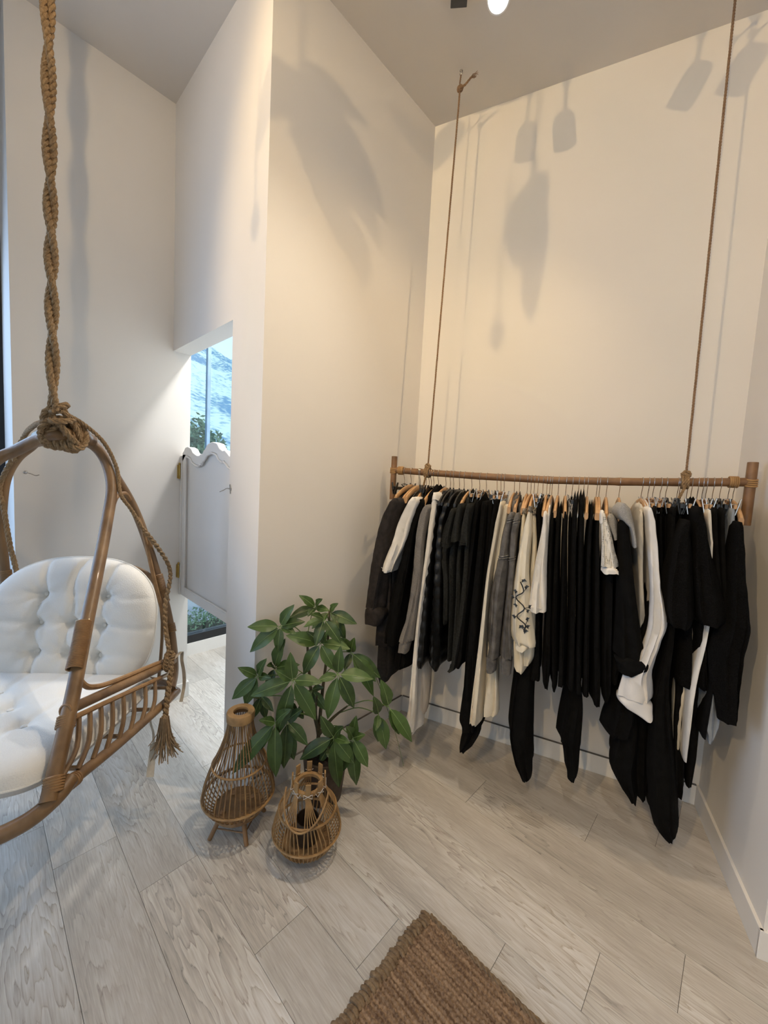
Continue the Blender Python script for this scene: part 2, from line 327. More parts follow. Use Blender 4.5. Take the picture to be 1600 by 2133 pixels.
# window wall of the inner room and of the left opening
def window(name, y0, y1, mull, label):
    r = thing(name, (-3.24, (y0 + y1) / 2, 0), label, 'window'); r['kind'] = 'structure'
    MB().box((-3.30, y0, 0), (-3.19, y1, .10)).build('sill', 'trim', r, smooth=False)
    f = MB().box((-3.27, y0, .10), (-3.20, y1, .165)).box((-3.27, y0, 2.70), (-3.20, y1, 2.76)).box((-3.27, y0, .165), (-3.20, y0 + .05, 2.7)).box((-3.27, y1 - .05, .165), (-3.20, y1, 2.7))
    f.build('window_frame', 'frame_black', r, smooth=False, label='black metal window frame')
    if name == 'window_1': MB().box((-3.25, y0 + .05, .93), (-3.21, y1 - .05, .96)).build('transom', 'dark_mull', r, smooth=False)
    for my in mull: MB().box((-3.25, my - .012, .96 if name == 'window_1' else .165), (-3.21, my + .012, 2.70)).build('mullion', 'dark_mull', r, smooth=False)
    ed = [y0 + .05] + list(mull) + [y1 - .05]
    for a, c in zip(ed, ed[1:]): MB().box((-3.236, a + .012, .165), (-3.230, c - .012, 2.70)).build('pane', 'glass', r, smooth=False)
    MB().box((-3.30, y0, 2.76), (-3.19, y1, HC)).build('lintel', 'wall', r, smooth=False)
mat('dark_mull', (.22, .36, .55), .4)
window('window_1', .962, 3.4, (1.325, 2.4), 'floor-to-ceiling window seen over and under the saloon door')
window('window_2', -3.48, .147, (-1.2,), 'black-framed window behind the hanging chair at the left edge')
window_rear = thing('window_3', (.9, -3.5, .5), 'window behind the camera', 'window'); window_rear['kind'] = 'structure'
MB().box((-.4, -3.56, .5), (2.2, -3.52, .56)).box((-.4, -3.56, 2.84), (2.2, -3.52, 2.9)).box((-.4, -3.56, .56), (-.34, -3.52, 2.84)).box((2.14, -3.56, .56), (2.2, -3.52, 2.84)).box((.87, -3.56, .56), (.93, -3.52, 2.84)).build('window_frame', 'frame_black', window_rear, smooth=False)
MB().box((-.34, -3.545, .56), (2.14, -3.54, 2.84)).build('pane', 'glass', window_rear, smooth=False)
# ================================================================ SALOON DOOR
dr = thing('door_1', (-2.60, .915, .70), 'white half-height saloon door with a wavy scalloped top', 'door'); dr['kind'] = 'structure'
def top_z(x):
    pts = [(-2.60, 1.60), (-2.575, 1.618), (-2.545, 1.640), (-2.51, 1.645), (-2.47, 1.635), (-2.42, 1.605), (-2.37, 1.590), (-2.335, 1.590), (-2.315, 1.600), (-2.295, 1.598), (-2.27, 1.62), (-2.21, 1.655), (-2.16, 1.664), (-2.11, 1.655), (-2.06, 1.622), (-2.03, 1.612), (-2.01, 1.618), (-1.99, 1.605), (-1.95, 1.585), (-1.90, 1.575), (-1.85, 1.59)]
    if x <= pts[0][0]: return pts[0][1]
    for (a, b), (c, d) in zip(pts, pts[1:]):
        if a <= x <= c:
            t = (x - a) / (c - a); t = t * t * (3 - 2 * t) if abs(d - b) > .02 else t; return b + (d - b) * t
    return pts[-1][1]
def door_slab(x0, x1, z0, off, y0, y1, nx=60):
    b = MB(); xs = [x0 + (x1 - x0) * i / nx for i in range(nx + 1)]; vs = []
    for x in xs:
        zt = top_z(x) - off
        vs += [(x, y0, z0), (x, y0, zt), (x, y1, zt), (x, y1, z0)]
    fs = []
    for i in range(nx):
        a, c = i * 4, i * 4 + 4
        fs += [(a, c, c + 1, a + 1), (a + 1, c + 1, c + 2, a + 2), (a + 2, c + 2, c + 3, a + 3), (a + 3, c + 3, c, a)]
    fs += [(0, 1, 2, 3), (nx * 4 + 3, nx * 4 + 2, nx * 4 + 1, nx * 4)]
    return b.add(vs, fs)
door_slab(-2.592, -1.846, .705, 0, .925, .955).build('door_leaf', 'door_paint', dr, bevel=.003)
# raised border: stiles, bottom rail and wavy top rail as one frame standing proud
fb = MB(); b_ = .055
fb.box((-2.592, .912, .705), (-2.592 + b_, .926, 1.60)).box((-1.846 - b_, .912, .705), (-1.846, .926, 1.58)).box((-2.537, .912, .705), (-1.90, .926, .705 + b_))
xs = [-2.592 + .746 * i / 70 for i in range(71)]; vs = []; fs = []
for x in xs:
    z = top_z(x); zi = min(z - .055, top_z(x) - .055)
    vs += [(x, .912, zi), (x, .912, z), (x, .926, z), (x, .926, zi)]
for i in range(70):
    a, c = i * 4, i * 4 + 4; fs += [(a, c, c + 1, a + 1), (a + 1, c + 1, c + 2, a + 2), (a + 2, c + 2, c + 3, a + 3), (a + 3, c + 3, c, a)]
fs += [(0, 1, 2, 3), (283, 282, 281, 280)]
fb.add(vs, fs); fb.build('raised_border', 'door_paint', dr, bevel=.003)
bead = MB(); bead.tube([(-2.53, .911, 1.54), (-2.53, .911, .765), (-1.90, .911, .765), (-1.90, .911, 1.52)], .005, 6); bead.tube([(x, .911, top_z(x) - .062) for x in xs[6:-5]], .006, 6); bead.build('bead', 'door_paint', dr)
MB().box((-2.609, .905, .705), (-2.592, .955, 1.59)).build('hinge_strip', 'door_paint', dr, smooth=False, bevel=.002)
for z in (.86, 1.49):
    h = MB().box((-2.6095, .888, z - .042), (-2.605, .906, z + .042)).tube([(-2.600, .899, z - .045), (-2.600, .899, z + .045)], .0055, 10).build('hinge', 'brass', dr, label='brass hinge', bevel=.001)
    MB().lathe([(.004, 0), (.008, .004), (.004, .010)], (-2.600, .899, z + .045), 10).build('finial', 'brass', h)
def wall_hook(loc, dir_, side, label, s=1):
    r = thing('wall_hook', loc, label, 'hook'); L = Vector(loc); D = Vector(dir_); S = Vector(side); Z = Vector((0, 0, 1))
    MB().lathe([(.008 * s, 0), (.007 * s, .002), (.003 * s, .004)], L, 12, axis=D).build('rosette', 'steel', r)
    MB().tube(smooth_path([L, L + D * .012 * s, L + D * .02 * s + S * .014 * s - Z * .004 * s, L + D * .018 * s + S * .032 * s - Z * .012 * s, L + D * .018 * s + S * .045 * s - Z * .008 * s], 5), .0018 * s, 6).build('prong', 'steel', r)
wall_hook((-2.609, .190, 1.448), (1, 0, 0), (0, 1, 0), 'small steel hook on the left wall inside the chair frame', 1.1)
r_ = thing('door_hook', (-1.815, .86, 1.42), 'small wire hook and eye on the pier at the free edge of the saloon door', 'hook')
MB().lathe([(.007, 0), (.006, .002), (.003, .004)], (-1.815, .8598, 1.42), 12, axis=Vector((0, -1, 0))).tube([(-1.815, .858, 1.40), (-1.813, .854, 1.445)], .003, 6).build('eye', 'steel', r_)
MB().tube(smooth_path([(-1.815, .856, 1.422), (-1.83, .848, 1.425), (-1.86, .842, 1.413), (-1.89, .84, 1.405)], 5), .0022, 6).build('wire', 'steel', r_)
# ================================================================ CLOTHES RAIL
def rail_z(s):
    q = [(-.05, 1.566), (.0157, 1.564), (.213, 1.558), (.47, 1.551), (.81, 1.547), (1.10, 1.554), (1.326, 1.563), (1.518, 1.573), (1.6, 1.577)]
    for (a, b), (c, d) in zip(q, q[1:]):
        if a <= s <= c: return b + (d - b) * (s - a) / (c - a)
    return q[-1][1]
RR = .0155
rail = thing('clothes_rail', rail_pt(.76, 0, 1.547), 'long bamboo clothes rail hung from the ceiling on two ropes', 'clothes rail')
b = MB(); P = []; rr = []
for i in range(90):
    s = .002 + 1.53 * i / 89; P.append(rail_pt(s, 0, rail_z(s) + 0)); rr.append(RR * (1.05 + .015 * math.sin(i * 1.1)) * (1.08 - .0 * s))
for k in (9, 27, 46, 63, 80): rr[k] *= 1.07
b.tube(P, rr, 14).build('pole', 'bamboo', rail)
def post(s, z0, z1, r, lab):
    c = rail_pt(s, .0, 0)
    MB().lathe([(r * .96, z0), (r, z0 + .004), (r, z1 - .004), (r * .96, z1)], c, 22).build('end_post', 'bamboo', rail, label=lab)
post(-.012, 1.40, 1.642, .0165, 'slim wooden end post at the left'); post(1.531, 1.402, 1.652, .0175, 'wooden end post at the right')
for s, dz in ((.02, 0), (1.49, 0)):
    b = MB(); sg = 1 if s < .5 else -1
    for k in range(5):
        c = rail_pt(s + sg * k * .006, 0, rail_z(s)); ring = [c + N * math.cos(a) * (RR * 1.2 + .002) + Vector((0, 0, 1)) * math.sin(a) * (RR * 1.2 + .002) for a in [2 * math.pi * j / 16 for j in range(16)]]
        b.tube(ring, .0035, 6, closed=True)
    pc = rail_pt(-.012 if s < .5 else 1.531, 0, 0); pr = .0165 if s < .5 else .0175
    for k in range(4):
        z = rail_z(s) - .012 + k * .008
        b.tube([pc + U * math.cos(a) * (pr + .002) + N * math.sin(a) * (pr + .002) + Vector((0, 0, z + .004 * math.sin(a))) for a in [2 * math.pi * j / 18 for j in range(18)]], .0038, 6, closed=True)
    b.build('cane_lashing', 'cane', rail, label='pale cane lashing')
# ropes
def knot(b, c, r, R, n=3, ax=None):
    for k in range(n):
        a0 = k * 1.1; q = []
        for j in range(25):
            a = 2 * math.pi * j / 24; v = Vector((math.cos(a) * r, math.sin(a) * r * .8, math.sin(a * 2 + a0) * r * .35)); v.rotate(Matrix.Rotation(a0, 3, 'Y') @ Matrix.Rotation(k * .7, 3, 'X')); q.append(Vector(c) + v)
        b.rope(q, R, n=5)
def rail_rope(s, top, label, tail):
    z = rail_z(s); p0 = rail_pt(s, 0, z)
    r = thing('hanging_rope', tuple(top), label, 'rope')
    MB().rope([p0 + Vector((0, 0, .035)), top - Vector((0, 0, .075))], .0048, n=5, step=.006).build('cord', 'rope_thin', r)
    b = MB()
    for k in range(3):
        c = rail_pt(s + (k - 1) * .009, 0, z); q = [c + (N * math.cos(a) + Vector((0, 0, 1)) * math.sin(a)) * (RR + .009) + U * .004 * math.cos(a) for a in [2 * math.pi * j / 20 for j in range(21)]]; b.rope(q, .0055, n=5)
    knot(b, p0 + Vector((0, 0, .032)), .014, .006); b.build('rail_knot', 'rope', r)
    MB().rope([p0 - N * .02 + Vector((0, 0, -.005)), p0 - N * .022 + U * tail * .3 + Vector((0, 0, -.03)), p0 - N * .02 + U * tail + Vector((0, 0, -.075))], .0058, n=5).build('rope_tail', 'rope', r)
    b = MB(); knot(b, top - Vector((0, 0, .085)), .013, .005, 4); b.rope([top - Vector((0, 0, .085)), top - Vector((.004, 0, .055)), top - Vector((0, 0, .02))], .004, n=5); b.build('ceiling_knot', 'rope_thin', r)
    te = top - Vector((0, 0, .085)); e = te + U * .055 + Vector((0, 0, .035)); b = MB(); b.rope([te, te.lerp(e, .5) - Vector((0, 0, .006)), e], .0052, n=5)
    rq = random.Random(3)
    for k in range(14): b.tube([e - U * .004, e + U * .012 + Vector((rq.uniform(-.006, .006), rq.uniform(-.006, .006), rq.uniform(-.006, .01))), e + U * .022 + Vector((rq.uniform(-.01, .01), rq.uniform(-.01, .01), rq.uniform(-.008, .016)))], .0012, 4)
    b.build('frayed_end', 'rope_thin', r)
    b = MB(); b.lathe([(.008, -.004), (.008, 0)], top, 12); b.tube([top + Vector((math.sin(a) * .008, 0, -.012 + math.cos(a) * .008)) for a in [2 * math.pi * j / 14 for j in range(14)]], .0018, 6, closed=True); b.build('ceiling_eye', 'steel', r)
rail_rope(.188, Vector((-1.262, 1.755, 3.6)), 'thin rope from the ceiling eye to the left end of the clothes rail', -.012)
pr_ = rail_pt(1.322, .0, 0); rail_rope(1.322, Vector((-.212, 2.040, 3.6)), 'thin rope from the ceiling to the right end of the clothes rail', -.022)
# ================================================================ HANGERS
def wire(b):   # hook over the pole, neck below
    q = [(0, .020, -.030)]
    for j in range(9):
        a = math.radians(-20 + j * 27.5); q.append((0, .0195 * math.cos(a), -.0155 + .0195 * math.sin(a)))
    q = [(0, .0195 * math.cos(math.radians(d)), .0195 * math.sin(math.radians(d))) for d in (-25, 5, 35, 65, 95, 125, 155, 185, 210)]
    q += [(0, -.0135, -.026), (0, -.006, -.038), (0, 0, -.050), (0, 0, -.088)]
    b.tube(q, .0014, 6); return b
def hanger_parts(kind, r):
    O = Vector((0, 0, 0))
    if kind in ('wood', 'plastic_black', 'plastic_clear'):
        b = MB(); mt = {'wood': 'hanger_wood'}.get(kind, kind); thick, h = (.0056, .0115) if kind == 'wood' else (.004, .008)
        for sg in (-1, 1):
            path = smooth_path([(0, 0, -.086), (0, sg * .03, -.088), (0, sg * .08, -.098), (0, sg * .14, -.118), (0, sg * .175, -.137), (0, sg * .194, -.150)], 3)
            m = len(path); vs = []; fs = []
            for i, p in enumerate(path):
                hh = h * (1.25 - .2 * i / m) * (1.25 if i > m * .7 and kind == 'wood' else 1); tt = thick * (1.0 + .35 * i / m)
                for (sx, sz) in ((-.6, -1), (.6, -1), (1, -.5), (1, .6), (.5, 1), (-.5, 1), (-1, .6), (-1, -.5)): vs.append((p[0] + sx * tt, p[1], p[2] + sz * hh))
            for i in range(m - 1):
                for k in range(8): fs.append((i * 8 + k, i * 8 + (k + 1) % 8, (i + 1) * 8 + (k + 1) % 8, (i + 1) * 8 + k))
            fs += [tuple(reversed(range(8))), tuple(range(m * 8 - 8, m * 8))]; b.add(vs, fs)
        out = [(b, 'arms', mt)]
        if kind == 'wood': out.append((MB().lathe([(.006, -.084), (.0065, -.078), (.005, -.071)], O, 10), 'neck', mt))
        else: out.append((MB().lathe([(.0045, -.088), (.004, -.070)], O, 8), 'neck', mt))
    else:
        mt = 'plastic_black' if kind == 'clip_black' else 'hanger_wood'; cm = 'plastic_black' if kind == 'clip_black' else 'steel'
        b = MB().box((-.0045, -.16, -.104), (.0045, .16, -.088)); b.tube([(0, 0, -.09), (0, -.045, -.075), (0, -.001, -.072), (0, .045, -.075), (0, 0, -.09)], .004, 6); out = [(b, 'bar', mt)]
        for sg in (-1, 1):
            c = MB(); y0 = sg * .135
            for sx in (-1, 1):
                c.add([(sx * .002, y0 - .012, -.128), (sx * .002, y0 + .012, -.128), (sx * .009, y0 + .012, -.094), (sx * .009, y0 - .012, -.094), (sx * .015, y0 + .009, -.066), (sx * .015, y0 - .009, -.066),
                       (sx * .0045, y0 - .012, -.128), (sx * .0045, y0 + .012, -.128), (sx * .0115, y0 + .012, -.094), (sx * .0115, y0 - .012, -.094), (sx * .0172, y0 + .009, -.066), (sx * .0172, y0 - .009, -.066)],
                      [(0, 1, 2, 3), (3, 2, 4, 5), (7, 6, 9, 8), (8, 9, 11, 10), (0, 6, 7, 1), (5, 4, 10, 11), (1, 7, 8, 2), (2, 8, 10, 4), (6, 0, 3, 9), (9, 3, 5, 11)])
            c.tube([(-.010, y0, -.094), (-.004, y0, -.088), (.004, y0, -.088), (.010, y0, -.094)], .003, 6)
            out.append((c, 'clip', cm))
    return out
PROTO = {}
def hanger(kind, s, label, tw):
    z = rail_z(s); loc = rail_pt(s, 0, z)
    rz = math.atan2(U.y, U.x) + tw
    nm = {'wood': 'wooden_hanger', 'plastic_black': 'plastic_hanger', 'plastic_clear': 'plastic_hanger'}.get(kind, 'clip_hanger')
    r = thing(nm, loc, label, 'hanger', 'hangers on the clothes rail', rz)
    if kind not in PROTO:
        L = [(wire(MB()), 'hook', 'steel')] + hanger_parts(kind, r); PROTO[kind] = []
        for b, n, mt in L:
            me = bpy.data.meshes.new(n); me.from_pydata([tuple(v) for v in b.v], [], b.f); me.materials.append(MATS[mt]); me.polygons.foreach_set('use_smooth', [True] * len(me.polygons)); me.set_sharp_from_angle(angle=math.radians(40)); PROTO[kind].append((n, me))
    for n, me in PROTO[kind]:
        o = bpy.data.objects.new(n, me); COL.objects.link(o); o.parent = r
    return r
# ================================================================ GARMENTS
def cat_rows(rows, step=.028):
    out = []; n = len(rows)
    for i in range(n - 1):
        p0, p1, p2, p3 = rows[max(i - 1, 0)], rows[i], rows[i + 1], rows[min(i + 2, n - 1)]
        k = max(1, int(math.ceil(abs(p2[0] - p1[0]) / step)))
        for j in range(k):
            t = j / k
            def c(a): return .5 * (2 * p1[a] + (-p0[a] + p2[a]) * t + (2 * p0[a] - 5 * p1[a] + 4 * p2[a] - p3[a]) * t * t + (-p0[a] + 3 * p1[a] - 3 * p2[a] + p3[a]) * t ** 3)
            z = p1[0] + (p2[0] - p1[0]) * t
            out.append((z, c(1), c(2)))
    out.append(tuple(rows[-1])); return out
def cloth(part, rnd, mt):
    nm, d, dep, rows, kw = part; big = dep > .15; sl = nm in ('sleeve', 'cuff') or dep <= .13
    R = cat_rows(rows, .022 if not kw.get('puff') else .012); M = 40 if big else 30
    ph = [rnd.uniform(0, 6.28) for _ in range(6)]; nf = rnd.choice((2, 3)); rise = kw.get('rise', 0); H = abs(R[0][0] - R[-1][0]) or .01
    vs = []; fs = []; exp = .55 if kw.get('round') else .42
    for i, (z, s0, s1) in enumerate(R):
        t = i / max(1, len(R) - 1); down = abs(z - R[0][0]) / H
        w = max(.002, (s1 - s0)); hw = w / 2; c = (s0 + s1) / 2; hd = dep / 2 * (1 + .06 * math.sin(3 * down + ph[0]))
        if i == 0: hw *= .55
        if rise and not sl: hd *= (.78 + .22 * min(1, down * 5))
        if i == len(R) - 1 and len(R) > 4 and not kw.get('open') and not kw.get('hem'): hw *= .97
        for k in range(M):
            a = 2 * math.pi * k / M; ca, sa = math.cos(a), math.sin(a)
            x = math.copysign(abs(ca) ** exp, ca); y = math.copysign(abs(sa) ** .8, sa)      # x: along the rail, y: depth (-1 near)
            q = y * hd
            # hanging folds grow towards the hem
            amp = min(.012, w * .16) * (.25 + .75 * down) * (.3 if nm in ('cuff', 'waistband', 'neck_trim', 'shoulder_band') else 1)
            x_ = c + x * hw * (1 - .35 * max(0, y) if not sl else 1) + amp * math.sin(q * (38 if big else 55) + ph[1] + 1.2 * math.sin(z * 5 + ph[2]))
            # front folds on wide parts
            fa = min(.016, w * .22) * (.3 + .7 * down) * (.25 if nm in ('cuff', 'waistband', 'collar', 'neck_trim', 'shoulder_band', 'hood') else 1); fr = math.sin((x * hw) * (2 * math.pi * nf / max(w, .02)) + ph[3] + z * 4) * max(0, -sa)
            dd = d + (dep / 2 - dep / 2) - q - dep / 2 + 0
            depth = d - (q + hd) * 1.0 + fa * fr
            if kw.get('puff'): depth += .009 * abs(math.sin(z * math.pi / .062)) * (1 if sa < 0 else .3); x_ += .007 * abs(math.sin(z * math.pi / .062)) * ca
            crease = .0035 * math.sin(z * 70 + ph[4] + x * 3) * math.sin(z * 23 + ph[5]) * (1 if sl else .4); depth += crease
            zz = z
            if rise and not sl: zz += rise * (1 - abs(q / hd)) * max(0, 1 - down * 6)
            if kw.get('ragged') and i == len(R) - 1: zz -= rnd.uniform(0, .02)
            if i == len(R) - 1: zz += .004 * math.sin(a * 3 + ph[1]) 
            vs.append(rail_pt(x_, depth, zz))
    n = len(R)
    for i in range(n - 1):
        for k in range(M): fs.append((i * M + k, (i + 1) * M + k, (i + 1) * M + (k + 1) % M, i * M + (k + 1) % M))
    # closed shoulder, hem turned up inside
    top = len(vs); cen = sum((Vector(v) for v in vs[:M]), Vector()) / M; vs.append(cen + Vector((0, 0, .003)))
    for k in range(M): fs.append((top, k, (k + 1) % M))
    hem = vs[(n - 1) * M:n * M]; cen = sum((Vector(v) for v in hem), Vector()) / M; b0 = len(vs)
    for v in hem: q = Vector(v).lerp(cen, .16); vs.append(q + Vector((0, 0, .0015)))
    for v in hem: q = Vector(v).lerp(cen, .22); vs.append(q + Vector((0, 0, .05 if kw.get('open') else .02)))
    vs.append(cen + Vector((0, 0, .055 if kw.get('open') else .022)))
    for k in range(M):
        k2 = (k + 1) % M; fs += [((n - 1) * M + k, b0 + k, b0 + k2, (n - 1) * M + k2), (b0 + k, b0 + M + k, b0 + M + k2, b0 + k2), (b0 + M + k, b0 + 2 * M, b0 + M + k2)]
    return MB().add(vs, fs), R
